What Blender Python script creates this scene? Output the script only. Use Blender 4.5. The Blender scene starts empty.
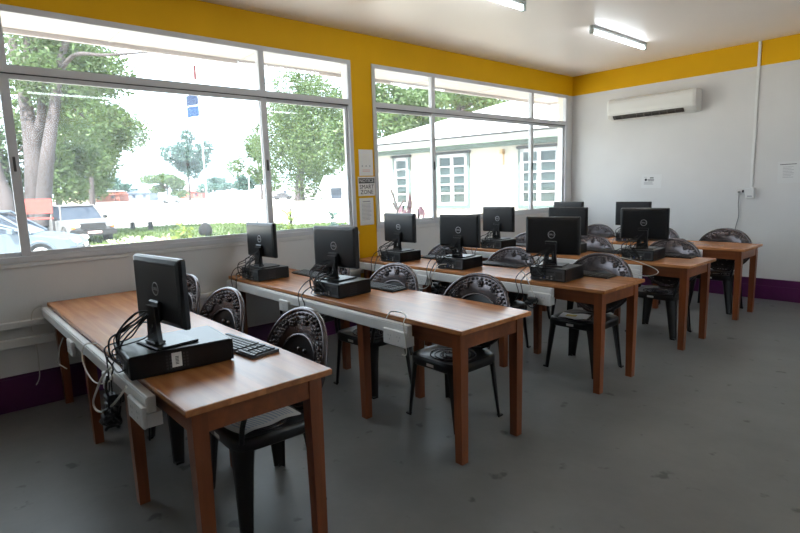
import bpy, math, random
from mathutils import Vector, Matrix
random.seed(7)
PI = math.pi
C = bpy.context.scene.collection
S = bpy.context.scene

# ------------------------------------------------------------------ camera
CAM = Vector((4.5512, 0.0, 1.4789)); YAW, PITCH, ROLL, FPX = -0.85045, 0.14588, -0.0309, 539.28
F = Vector((math.sin(YAW)*math.cos(PITCH), math.cos(YAW)*math.cos(PITCH), -math.sin(PITCH)))
R0 = F.cross(Vector((0, 0, 1))).normalized(); U0 = R0.cross(F)
RV = R0*math.cos(ROLL)+U0*math.sin(ROLL); UV = -R0*math.sin(ROLL)+U0*math.cos(ROLL)
def at(u, v, d):
    """point d metres deep along the line of sight of a spot in the photograph"""
    return CAM+d*(F+RV*((u-400)/FPX)-UV*((v-266.5)/FPX))
def ground(u, d, z=-0.3):
    p = at(u, 200, d); return Vector((p.x, p.y, z))
cd = bpy.data.cameras.new('camera'); cam = bpy.data.objects.new('camera', cd); C.objects.link(cam)
m = Matrix.Identity(4)
for i in range(3):
    m[i][0] = RV[i]; m[i][1] = UV[i]; m[i][2] = -F[i]; m[i][3] = CAM[i]
cam.matrix_world = m
cd.sensor_width = 36; cd.lens = FPX*36/800; cd.clip_end = 1000; cd.clip_start = .05
S.camera = cam

# ------------------------------------------------------------------ materials
MT = {}
def mat(name, col, rough=.6, metal=0, spec=.5, noise=0, nscale=8, stretch=(1, 1, 1), bump=0, bscale=60, emit=None, es=0, coat=0):
    if name in MT: return MT[name]
    M = bpy.data.materials.new(name); M.use_nodes = True; nt = M.node_tree; b = nt.nodes['Principled BSDF']
    b.inputs['Base Color'].default_value = (*col, 1); b.inputs['Roughness'].default_value = rough
    b.inputs['Metallic'].default_value = metal; b.inputs['Specular IOR Level'].default_value = spec
    b.inputs['Coat Weight'].default_value = coat
    tc = nt.nodes.new('ShaderNodeTexCoord'); mp = nt.nodes.new('ShaderNodeMapping'); mp.inputs['Scale'].default_value = stretch
    nt.links.new(tc.outputs['Object'], mp.inputs['Vector'])
    n = nt.nodes.new('ShaderNodeTexNoise'); n.inputs['Scale'].default_value = nscale; n.inputs['Detail'].default_value = 5
    nt.links.new(mp.outputs[0], n.inputs['Vector'])
    r = nt.nodes.new('ShaderNodeValToRGB'); k = noise
    r.color_ramp.elements[0].position = .3; r.color_ramp.elements[1].position = .7
    r.color_ramp.elements[0].color = (*[c*(1-k) for c in col], 1); r.color_ramp.elements[1].color = (*[min(1, c*(1+k)) for c in col], 1)
    nt.links.new(n.outputs['Fac'], r.inputs['Fac']); nt.links.new(r.outputs['Color'], b.inputs['Base Color'])
    if bump:
        n2 = nt.nodes.new('ShaderNodeTexNoise'); n2.inputs['Scale'].default_value = bscale
        nt.links.new(tc.outputs['Object'], n2.inputs['Vector'])
        bp = nt.nodes.new('ShaderNodeBump'); bp.inputs['Strength'].default_value = bump; bp.inputs['Distance'].default_value = .01
        nt.links.new(n2.outputs['Fac'], bp.inputs['Height']); nt.links.new(bp.outputs[0], b.inputs['Normal'])
    if emit:
        b.inputs['Emission Color'].default_value = (*emit, 1); b.inputs['Emission Strength'].default_value = es
    MT[name] = M; return M
def wood(name, dark, light, rough, axis):
    M = mat(name, light, rough); nt = M.node_tree; b = nt.nodes['Principled BSDF']
    tc = nt.nodes.new('ShaderNodeTexCoord')
    mp = nt.nodes.new('ShaderNodeMapping'); sc = [14, 14, 14]; sc[axis] = .9; mp.inputs['Scale'].default_value = sc
    nt.links.new(tc.outputs['Object'], mp.inputs[0])
    n = nt.nodes.new('ShaderNodeTexNoise'); n.inputs['Scale'].default_value = 1.6; n.inputs['Detail'].default_value = 7; n.inputs['Distortion'].default_value = .6
    nt.links.new(mp.outputs[0], n.inputs['Vector'])
    r = nt.nodes.new('ShaderNodeValToRGB'); r.color_ramp.elements[0].position = .25; r.color_ramp.elements[1].position = .75
    r.color_ramp.elements[0].color = (*dark, 1); r.color_ramp.elements[1].color = (*light, 1)
    nt.links.new(n.outputs['Fac'], r.inputs[0])
    # board to board tone
    sx = nt.nodes.new('ShaderNodeSeparateXYZ'); nt.links.new(tc.outputs['Object'], sx.inputs[0])
    d = nt.nodes.new('ShaderNodeMath'); d.operation = 'MULTIPLY'; d.inputs[1].default_value = 1/.15; nt.links.new(sx.outputs[1], d.inputs[0])
    fl = nt.nodes.new('ShaderNodeMath'); fl.operation = 'FLOOR'; nt.links.new(d.outputs[0], fl.inputs[0])
    dx = nt.nodes.new('ShaderNodeMath'); dx.operation = 'MULTIPLY'; dx.inputs[1].default_value = 1/.95; nt.links.new(sx.outputs[0], dx.inputs[0])
    ad = nt.nodes.new('ShaderNodeMath'); ad.operation = 'MULTIPLY_ADD'; ad.inputs[1].default_value = .37; nt.links.new(fl.outputs[0], ad.inputs[0]); nt.links.new(dx.outputs[0], ad.inputs[2])
    fx = nt.nodes.new('ShaderNodeMath'); fx.operation = 'FLOOR'; nt.links.new(ad.outputs[0], fx.inputs[0])
    oi = nt.nodes.new('ShaderNodeObjectInfo')
    cb = nt.nodes.new('ShaderNodeCombineXYZ'); nt.links.new(fl.outputs[0], cb.inputs[0]); nt.links.new(fx.outputs[0], cb.inputs[1]); nt.links.new(oi.outputs['Random'], cb.inputs[2])
    wn = nt.nodes.new('ShaderNodeTexWhiteNoise'); nt.links.new(cb.outputs[0], wn.inputs['Vector'])
    mr = nt.nodes.new('ShaderNodeMapRange'); mr.inputs['To Min'].default_value = .82; mr.inputs['To Max'].default_value = 1.2; nt.links.new(wn.outputs['Value'], mr.inputs[0])
    hs = nt.nodes.new('ShaderNodeHueSaturation'); nt.links.new(r.outputs[0], hs.inputs['Color']); nt.links.new(mr.outputs[0], hs.inputs['Value'])
    nt.links.new(hs.outputs[0], b.inputs['Base Color'])
    return M
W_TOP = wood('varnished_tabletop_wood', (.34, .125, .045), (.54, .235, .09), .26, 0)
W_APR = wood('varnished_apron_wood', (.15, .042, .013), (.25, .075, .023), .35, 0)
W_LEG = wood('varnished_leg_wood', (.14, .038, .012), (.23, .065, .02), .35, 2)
WHITE = mat('white_wall_paint', (.68, .67, .665), .6, noise=.03, nscale=2, bump=.05)
YEL = mat('yellow_wall_paint', (.74, .40, .002), .6, spec=.2, noise=.03, nscale=3, bump=.04)
PUR = mat('purple_skirting_paint', (.085, .012, .075), .4, noise=.1)
CEIL = mat('ceiling_paint', (.88, .81, .78), .35, noise=.02, nscale=.7)
BEIGE = mat('exterior_beige_render', (.75, .68, .58), .8, noise=.04)
ALU = mat('white_window_frame', (.6, .61, .64), .35, noise=.02)
ALUD = mat('dark_seal', (.05, .05, .055), .5)
PLW = mat('white_trunking_plastic', (.72, .72, .72), .35, noise=.02)
BLK = mat('black_monitor_plastic', (.008, .0085, .010), .3, noise=.1, bump=.04, bscale=400)
BLK2 = mat('black_case_metal', (.004, .004, .005), .3, noise=.1, spec=.35)
DGR = mat('dark_grey_ports', (.08, .085, .09), .4, metal=.3)
SIL = mat('silver_marks', (.5, .5, .52), .3, metal=.6)
SCR = mat('black_screen', (.006, .006, .008), .1)
CAB = mat('black_cable_rubber', (.008, .008, .009), .45)
CABW = mat('white_cable_rubber', (.6, .58, .54), .5)
CHB = mat('bronzed_chair_back', (.12, .10, .105), .2, metal=.6, spec=.7, noise=.3, nscale=20)
CHS = mat('black_chair_plastic', (.006, .0055, .0055), .3, noise=.2, nscale=20)
PAP = mat('printed_paper_white', (.78, .77, .75), .7, noise=.02)
INK = mat('printed_black_ink', (.03, .03, .035), .7)
GINK = mat('printed_grey_ink', (.36, .36, .38), .7)
ACW = mat('air_conditioner_white', (.72, .71, .68), .28)
GREEN_M = mat('green_trim_paint', (.10, .14, .13), .5)
METD = mat('dark_metal', (.018, .018, .02), .5, metal=.2)
def floor_mat():
    M = mat('grey_screed_floor', (.2, .2, .2), .42, bump=.06, bscale=25); nt = M.node_tree; b = nt.nodes['Principled BSDF']
    tc = nt.nodes.new('ShaderNodeTexCoord')
    n = nt.nodes.new('ShaderNodeTexNoise'); n.inputs['Scale'].default_value = 1.1; n.inputs['Detail'].default_value = 9; n.inputs['Roughness'].default_value = .65
    nt.links.new(tc.outputs['Object'], n.inputs[0])
    r = nt.nodes.new('ShaderNodeValToRGB'); r.color_ramp.elements[0].position = .3; r.color_ramp.elements[1].position = .75
    r.color_ramp.elements[0].color = (.125, .128, .128, 1); r.color_ramp.elements[1].color = (.19, .193, .19, 1)
    nt.links.new(n.outputs[0], r.inputs[0])
    v = nt.nodes.new('ShaderNodeTexNoise'); v.inputs['Scale'].default_value = 7; v.inputs['Detail'].default_value = 3
    nt.links.new(tc.outputs['Object'], v.inputs[0])
    r2 = nt.nodes.new('ShaderNodeValToRGB'); r2.color_ramp.elements[0].position = .66; r2.color_ramp.elements[1].position = .72
    r2.color_ramp.elements[0].color = (1, 1, 1, 1); r2.color_ramp.elements[1].color = (.45, .45, .45, 1)
    nt.links.new(v.outputs[0], r2.inputs[0])
    mx = nt.nodes.new('ShaderNodeMix'); mx.data_type = 'RGBA'; mx.blend_type = 'MULTIPLY'; mx.inputs[0].default_value = 1
    nt.links.new(r.outputs[0], mx.inputs[6]); nt.links.new(r2.outputs[0], mx.inputs[7])
    nt.links.new(mx.outputs[2], b.inputs['Base Color'])
    return M
FLOOR = floor_mat()
def glass_mat(name, tint=(1, 1, 1), glare_veil=.02):
    M = bpy.data.materials.new(name); M.use_nodes = True; nt = M.node_tree
    for n in list(nt.nodes): nt.nodes.remove(n)
    o = nt.nodes.new('ShaderNodeOutputMaterial'); t = nt.nodes.new('ShaderNodeBsdfTransparent'); t.inputs[0].default_value = (*tint, 1)
    g = nt.nodes.new('ShaderNodeBsdfGlossy'); g.inputs['Roughness'].default_value = .01
    lw = nt.nodes.new('ShaderNodeLayerWeight'); pw = nt.nodes.new('ShaderNodeMath'); pw.operation = 'POWER'; pw.inputs[1].default_value = 4
    nt.links.new(lw.outputs['Facing'], pw.inputs[0]); f = nt.nodes.new('ShaderNodeMath'); f.operation = 'MULTIPLY_ADD'; f.inputs[1].default_value = .5; f.inputs[2].default_value = .025; nt.links.new(pw.outputs[0], f.inputs[0])
    x = nt.nodes.new('ShaderNodeMixShader'); nt.links.new(f.outputs[0], x.inputs[0]); nt.links.new(t.outputs[0], x.inputs[1]); nt.links.new(g.outputs[0], x.inputs[2])
    dv = nt.nodes.new('ShaderNodeBsdfTranslucent'); dv.inputs[0].default_value = (.9, .95, 1, 1); y = nt.nodes.new('ShaderNodeMixShader'); y.inputs[0].default_value = glare_veil  # pale translucent share imitates glare veiling the bright view outside
    nt.links.new(x.outputs[0], y.inputs[1]); nt.links.new(dv.outputs[0], y.inputs[2]); nt.links.new(y.outputs[0], o.inputs[0]); return M
GLASS = glass_mat('window_glass', (.97, .985, .98))
GLD = mat('dark_car_glass', (.03, .04, .06), .08)

# ------------------------------------------------------------------ mesh helpers
class MB:
    def __init__(s): s.v = []; s.f = []; s.m = []; s.sm = []; s.mats = []; s.X = Matrix.Identity(4)
    def mi(s, mt):
        if mt not in s.mats: s.mats.append(mt)
        return s.mats.index(mt)
    def add(s, vs, fs, mt, smooth=False):
        b = len(s.v); s.v += [tuple(s.X @ Vector(p)) for p in vs]; k = s.mi(mt)
        for f in fs: s.f.append([b+i for i in f]); s.m.append(k); s.sm.append(smooth)
    def box(s, a, b, mt, bev=0):
        x0, x1 = sorted((a[0], b[0])); y0, y1 = sorted((a[1], b[1])); z0, z1 = sorted((a[2], b[2]))
        if bev <= 0:
            s.add([(x0, y0, z0), (x1, y0, z0), (x1, y1, z0), (x0, y1, z0), (x0, y0, z1), (x1, y0, z1), (x1, y1, z1), (x0, y1, z1)],
                  [(3, 2, 1, 0), (4, 5, 6, 7), (0, 1, 5, 4), (1, 2, 6, 5), (2, 3, 7, 6), (3, 0, 4, 7)], mt); return
        c = bev; bev = min(bev, (x1-x0)/2.01, (y1-y0)/2.01, (z1-z0)/2.01); e = bev
        rings = [(z0, e), (z0+e, 0), (z1-e, 0), (z1, e)]; vs = []
        for z, i in rings:
            j = e if i == 0 else e
            X0, X1, Y0, Y1 = x0+i, x1-i, y0+i, y1-i; q = e*.6
            vs += [(X0+q, Y0, z), (X1-q, Y0, z), (X1, Y0+q, z), (X1, Y1-q, z), (X1-q, Y1, z), (X0+q, Y1, z), (X0, Y1-q, z), (X0, Y0+q, z)]
        fs = [tuple(range(7, -1, -1)), tuple(range(24, 32))]
        for k in range(3):
            for i in range(8): fs.append((k*8+i, k*8+(i+1) % 8, k*8+8+(i+1) % 8, k*8+8+i))
        s.add(vs, fs, mt)
    def prism(s, pts, ax, a, b, mt, smooth=False):
        """closed 2D outline extruded along axis ax between a and b"""
        n = len(pts); vs = []
        for t in (a, b):
            for p, q in pts:
                vs.append({0: (t, p, q), 1: (p, t, q), 2: (p, q, t)}[ax])
        fs = [tuple(range(n)), tuple(range(2*n-1, n-1, -1))]+[(i, i+n, (i+1) % n+n, (i+1) % n) for i in range(n)]
        s.add(vs, fs, mt, False)
    def tube(s, pts, r, mt, n=8, closed=False, cap=True):
        pts = [Vector(p) for p in pts]; k = len(pts); vs = []
        prev = None
        for i, p in enumerate(pts):
            t = (pts[(i+1) % k]-pts[i-1]) if closed else (pts[min(i+1, k-1)]-pts[max(i-1, 0)])
            t.normalize()
            if prev is None:
                a = Vector((0, 0, 1)) if abs(t.z) < .9 else Vector((1, 0, 0)); u = t.cross(a).normalized()
            else:
                u = (prev-t*prev.dot(t)); u = u.normalized() if u.length > 1e-6 else t.orthogonal().normalized()
            prev = u; w = t.cross(u); rr = r[i] if isinstance(r, (list, tuple)) else r
            for j in range(n):
                an = 2*PI*j/n; vs.append(p+u*(math.cos(an)*rr)+w*(math.sin(an)*rr))
        fs = []
        for i in range(k if closed else k-1):
            for j in range(n):
                a, b = i*n+j, i*n+(j+1) % n; c, d = ((i+1) % k)*n+(j+1) % n, ((i+1) % k)*n+j
                fs.append((a, b, c, d))
        s.add(vs, fs, mt, True)
        if cap and not closed:
            s.add(vs[:n], [tuple(range(n-1, -1, -1))], mt); s.add(vs[-n:], [tuple(range(n))], mt)
    def cyl(s, a, b, r, mt, n=20, r2=None): s.tube([a, b], [r, r if r2 is None else r2], mt, n)
    def ball(s, c, r, mt, n=8, m_=6):
        rx, ry, rz = r if isinstance(r, tuple) else (r, r, r); vs = [(c[0], c[1], c[2]+rz)]
        for i in range(1, m_):
            a = PI*i/m_
            for j in range(n):
                b = 2*PI*j/n; vs.append((c[0]+rx*math.sin(a)*math.cos(b), c[1]+ry*math.sin(a)*math.sin(b), c[2]+rz*math.cos(a)))
        vs.append((c[0], c[1], c[2]-rz)); fs = []
        for j in range(n): fs.append((0, 1+j, 1+(j+1) % n))
        for i in range(m_-2):
            for j in range(n): fs.append((1+i*n+j, 1+(i+1)*n+j, 1+(i+1)*n+(j+1) % n, 1+i*n+(j+1) % n))
        L = len(vs)-1; b0 = 1+(m_-2)*n
        for j in range(n): fs.append((L, b0+(j+1) % n, b0+j))
        s.add(vs, fs, mt, True)
    def grid(s, fn, nu, nv, mt, closed_u=False, smooth=True):
        vs = [fn(i/(nu if closed_u else nu-1), j/(nv-1)) for i in range(nu) for j in range(nv)]; fs = []
        for i in range(nu if closed_u else nu-1):
            for j in range(nv-1):
                a = i*nv+j; b = ((i+1) % nu)*nv+j; fs.append((a, b, b+1, a+1))
        s.add(vs, fs, mt, smooth)
    def build(s, name, parent=None, loc=None, rz=0):
        me = bpy.data.meshes.new(name); me.from_pydata(s.v, [], s.f)
        for mt in s.mats: me.materials.append(mt)
        me.polygons.foreach_set('material_index', s.m); me.polygons.foreach_set('use_smooth', s.sm); me.update()
        o = bpy.data.objects.new(name, me); C.objects.link(o)
        if parent: o.parent = parent
        if loc is not None: o.location = loc
        o.rotation_euler.z = rz
        return o
def tag(o, label=None, cat=None, group=None, kind=None):
    for k, v in (('label', label), ('category', cat), ('group', group), ('kind', kind)):
        if v: o[k] = v
    return o
def empty(name, loc=(0, 0, 0), rz=0):
    o = bpy.data.objects.new(name, None); o.empty_display_size = .05; C.objects.link(o); o.location = loc; o.rotation_euler.z = rz; return o
def copy_tree(o, parent=None):
    c = o.copy(); C.objects.link(c)
    if parent: c.parent = parent
    for ch in list(o.children): copy_tree(ch, c)
    return c
def B1(name, a, b, mt, parent=None, bev=0):
    k = MB(); k.box(a, b, mt, bev); return k.build(name, parent)
def struct(o): o['kind'] = 'structure'; return o
def spline(P, n=8):
    P = [Vector(p) for p in P]; out = []
    for i in range(len(P)-1):
        a = P[max(i-1, 0)]; b = P[i]; c = P[i+1]; d = P[min(i+2, len(P)-1)]
        for k in range(n):
            t = k/n; out.append(.5*((2*b)+(c-a)*t+(2*a-5*b+4*c-d)*t*t+(3*b-a-3*c+d)*t**3))
    out.append(P[-1]); return out
def text_into(mb, txt, size, mt, X, depth=.0008, align='CENTER'):
    cu = bpy.data.curves.new('t', 'FONT'); cu.body = txt; cu.size = size; cu.extrude = depth; cu.align_x = align; cu.align_y = 'CENTER'; cu.resolution_u = 2
    o = bpy.data.objects.new('t', cu); C.objects.link(o)
    dg = bpy.context.evaluated_depsgraph_get(); me = o.evaluated_get(dg).to_mesh()
    old = mb.X; mb.X = X
    mb.add([tuple(v.co) for v in me.vertices], [tuple(p.vertices) for p in me.polygons], mt); mb.X = old
    o.evaluated_get(dg).to_mesh_clear(); bpy.data.objects.remove(o); bpy.data.curves.remove(cu)

# ------------------------------------------------------------------ room shell
H = 3.036; YB = 7.56; XR = 6.6; YF = -1.7; ZS, ZT = 1.045, 2.755; ZY = 2.755
W1 = (-.36, 3.404); W2 = (3.676, 7.41)
struct(B1('floor', (-.15, YF-.15, -.12), (XR+.15, YB+.15, 0), FLOOR))
struct(B1('ceiling', (-.15, YF-.15, H), (XR+.15, YB+.15, H+.12), CEIL))
k = MB()
for x0, x1, inner in ((-.05, 0, True), (-.15, -.05, False)):
    w = WHITE if inner else BEIGE; y = YEL if inner else BEIGE
    k.box((x0, YF, 0), (x1, 3.43, ZS), w); k.box((x0, 3.43, 0), (x1, 3.676, ZS), y); k.box((x0, 3.676, 0), (x1, YB, ZS), w)
    k.box((x0, YF, ZS), (x1, W1[0], ZT), w); k.box((x0, W1[1], ZS), (x1, W2[0], ZT), y); k.box((x0, W2[1], ZS), (x1, YB, ZT), w)
    k.box((x0, YF, ZT), (x1, YB, H), y)
struct(k.build('wall_left'))
k = MB(); k.box((-.15, YB, 0), (XR, YB+.15, ZY), WHITE); k.box((-.15, YB, ZY), (XR, YB+.15, H), YEL); struct(k.build('wall_back'))
RW = (3.1, 5.2); k = MB(); k.box((XR, YF, 0), (XR+.15, YB+.15, .9), WHITE); k.box((XR, YF, .9), (XR+.15, RW[0], ZY), WHITE); k.box((XR, RW[1], .9), (XR+.15, YB+.15, ZY), WHITE); k.box((XR, YF, ZY), (XR+.15, YB+.15, H), YEL); struct(k.build('wall_right'))
wt = empty('window_3', (XR, RW[0], .9)); struct(wt); k = MB(); LW = RW[1]-RW[0]  # unseen window, added to bring more daylight onto walls and ceiling
k.box((-.01, 0, 0), (.05, LW, .045), ALU); k.box((-.01, 0, 1.81), (.05, LW, 1.855), ALU)
for y in (0, LW*.25, LW*.5, LW*.75, LW-.05): k.box((-.01, y, .045), (.05, y+.05, 1.81), ALU)
k.build('window_frame', wt); B1('glass_pane', (.018, .05, .045), (.024, LW-.05, 1.81), GLASS, wt)
k = MB(); k.box((-.15, YF-.15, 0), (XR+.15, YF, ZY), WHITE); k.box((-.15, YF-.15, ZY), (XR+.15, YF, H), YEL); struct(k.build('wall_front'))
k = MB(); k.box((0, YF, 0), (.018, YB, .235), PUR); k.box((0, YF, .235), (.012, YB, .25), PUR); struct(k.build('baseboard_left'))
k = MB(); k.box((.018, YB-.018, 0), (XR, YB, .165), PUR); k.box((.018, YB-.012, .165), (XR, YB, .25), PUR); struct(k.build('baseboard_back'))
struct(B1('baseboard_right', (XR-.018, YF, 0), (XR, YB-.018, .25), PUR))
struct(B1('trim_1', (0, YF, 1.005), (.012, 3.43, 1.035), WHITE, bev=.004))
struct(B1('trim_2', (0, 3.676, 1.005), (.012, YB, 1.035), WHITE, bev=.004))
# ceiling cornice bead

def window(idx, y0, y1, m1, m2):
    t = empty('window_%d' % idx, (0, y0, ZS)); struct(t)
    L = y1-y0; Hh = ZT-ZS; xi, xo = .012, -.045
    tz0, tz1 = 2.275-ZS, 2.372-ZS
    f = MB(); w = .042
    f.box((xo, 0, 0), (xi, L, .035), ALU); f.box((xo, 0, Hh-w), (xi, L, Hh), ALU)
    f.box((xo, 0, .035), (xi, w, Hh-w), ALU); f.box((xo, L-w, .035), (xi, L, Hh-w), ALU)
    f.box((xo, w, tz0+.045), (xi+.004, L-w, tz1), ALU)
    f.box((xo+.01, w, tz0+.038), (xi-.008, L-w, tz0+.045), ALUD)
    f.build('window_frame', t)
    for m_ in (m1, m2):
        B1('mullion', (xo, m_-.028, tz1), (xi-.004, m_+.028, Hh-w), ALU, t)
    edges = [w, m1, m2, L-w]
    for i in range(3):
        a, b = edges[i], edges[i+1]
        # transom light
        g = B1('transom_pane', (-.022, a+(.028 if i else 0), tz1), (-.016, b-(.028 if i < 2 else 0), Hh-w), GLASS, t)
        # sliding sash below: centre one sits further in
        dx = 0 if i == 1 else -.02
        s = MB(); q = .032; A, Bb = a-(.03 if i == 1 else 0)+(.0 if i == 0 else 0), b+(.03 if i == 1 else 0)
        z0, z1 = .036, tz0+.038
        xa, xb = -.02+dx, .0+dx
        if i != 1:
            if i == 0: Bb = b+.03
            if i == 2: A = a-.03
        s.box((xa, A, z0), (xb, Bb, z0+.03), ALU); s.box((xa, A, z1-q), (xb, Bb, z1), ALU)
        s.box((xa, A, z0+.03), (xb, A+.055 if i else A+.03, z1-q), ALU); s.box((xa, Bb-(.055 if i < 2 else .03), z0+.03), (xb, Bb, z1-q), ALU)
        so = s.build('sash', t)
        B1('glass_pane', (xa+.007, A+.03, z0+.03), (xa+.013, Bb-.03, z1-q), GLASS, so)
        if i == 1:
            for yy in (A+.027, Bb-.027):
                h = MB(); h.box((xb, yy-.008, .62), (xb+.012, yy+.008, .72), ALUD, .003); h.build('latch', so)
    return t
window(1, W1[0], W1[1], .52-W1[0], 2.42-W1[0])
window(2, W2[0], W2[1], 4.58-W2[0], 6.53-W2[0])

# eave outside the window wall
k = MB(); k.box((-.78, YF-.4, 2.80), (-.15, 8.15, 2.83), mat('soffit_board', (.66, .58, .55), .7)); 
k.box((-.8, YF-.4, 2.765), (-.76, 8.15, 3.156), mat('fascia_board', (.52, .47, .47), .6)); 
for y in (0.2, 1.4, 2.6, 3.8, 5.0, 6.2, 7.4): k.box((-.76, y-.02, 2.794), (-.15, y+.02, 2.80), MT['fascia_board'])
k.box((-.8, 8.12, 2.765), (-.15, 8.16, 3.156), MT['fascia_board'])
k.box((-.82, YF-.4, 3.156), (XR+1.9, 8.2, 3.3), mat('roof_sheet', (.5, .5, .5), .5))  # right-hand overhang is added unseen, keeping sky light off the added window
tag(k.build('roof_eave'), 'pale pink soffit and fascia overhanging outside above the windows', 'roof eave')

# ------------------------------------------------------------------ tables
ROWS = [.589, 1.965, 3.37, 4.775, 6.19]; DEP = .60; XL, XT = .04, 2.77
XEND = [2.755, 2.765, 2.785, 2.80, 2.79]
TL = ['long wooden table nearest the camera, front corner towards the lower left',
      'long wooden table second from the camera, carrying two computers',
      'long wooden table in the middle row, third from the camera',
      'long wooden table in the fourth row, one behind the middle table',
      'long wooden table farthest back, closest to the white back wall']
tab0 = None
for r in range(5):
    yf = ROWS[r]
    if r < 2:
        t = empty('wooden_table', (XEND[r]-XT, yf, 0)); tab0 = t; XL = .10 if r == 0 else .015
        k = MB(); k.box((XL, 0, .724), (XT, DEP, .75), W_TOP, .003); k.build('tabletop', t)
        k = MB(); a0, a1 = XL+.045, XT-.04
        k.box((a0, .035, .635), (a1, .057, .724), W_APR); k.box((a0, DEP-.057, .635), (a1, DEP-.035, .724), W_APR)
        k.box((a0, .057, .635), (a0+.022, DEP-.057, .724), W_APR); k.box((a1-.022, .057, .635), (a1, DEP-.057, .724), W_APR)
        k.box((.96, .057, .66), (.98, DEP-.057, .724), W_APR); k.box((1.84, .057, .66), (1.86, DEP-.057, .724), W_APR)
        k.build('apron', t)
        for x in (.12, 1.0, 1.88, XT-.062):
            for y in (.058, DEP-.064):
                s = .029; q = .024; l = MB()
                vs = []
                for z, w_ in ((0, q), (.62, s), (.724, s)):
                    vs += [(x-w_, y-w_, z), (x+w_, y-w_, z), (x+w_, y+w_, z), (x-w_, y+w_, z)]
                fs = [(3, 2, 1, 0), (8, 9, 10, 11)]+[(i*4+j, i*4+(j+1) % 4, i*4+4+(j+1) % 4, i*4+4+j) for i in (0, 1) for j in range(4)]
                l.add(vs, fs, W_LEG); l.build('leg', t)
    else:
        t = copy_tree(tab0); t.location = (XEND[r]-XT, yf, 0)
    tag(t, TL[r], 'table', 'long wooden computer tables')

ORD = ['nearest table', 'second table', 'middle table', 'fourth table', 'farthest table']
for r in range(5):
    yf = ROWS[r]; xe = 2.40
    t = empty('cable_trunking', (.09 if r == 0 else .05, yf, .65))
    tag(t, 'white plastic cable trunking screwed along the front edge of the '+ORD[r], 'cable trunking', 'trunking along the table fronts')
    k = MB(); k.box((0, -.034, .005), (xe-.05, -.001, .072), PLW, .003); k.build('channel', t)
    k = MB(); k.box((0, -.038, .012), (xe-.055, -.034, .064), PLW, .001); k.build('cover', t)
    for x, big in ((xe-.05-.19, 1), (.95, 0), (1.75, 0)):
        if not big and r == 1 and x > 1: continue
        w = .19 if big else .13; h = .055 if big else .05
        b = MB(); b.box((x, -.056, -h), (x+w, -.0385, .036), PLW, .005); b.box((x+.01, -.0385, -h), (x+w-.01, .02, -.001), PLW); bo = b.build('outlet_box', t)
        for q in ((.3, .7) if big else (.5,)):
            xx = x+w*q; s = MB(); s.box((xx-.028, -.057, -.042), (xx+.028, -.056, .022), PLW)
            s.box((xx-.012, -.0575, -.004), (xx-.008, -.057, .006), GINK); s.box((xx+.008, -.0575, -.004), (xx+.012, -.057, .006), GINK); s.box((xx-.002, -.0575, -.026), (xx+.002, -.057, -.016), GINK)
            s.build('socket', bo)

# wall trunking
for z0, z1, lb in ((.59, .635, 'upper white cable duct running along the window wall'), (.455, .515, 'lower and wider white cable duct along the window wall')):
    k = MB(); k.box((0, YF+.05, z0), (.05, 1.2 if z0 < .5 else 7.2, z1), PLW, .004); tag(k.build('wall_cable_duct'), lb, 'cable duct')

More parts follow.
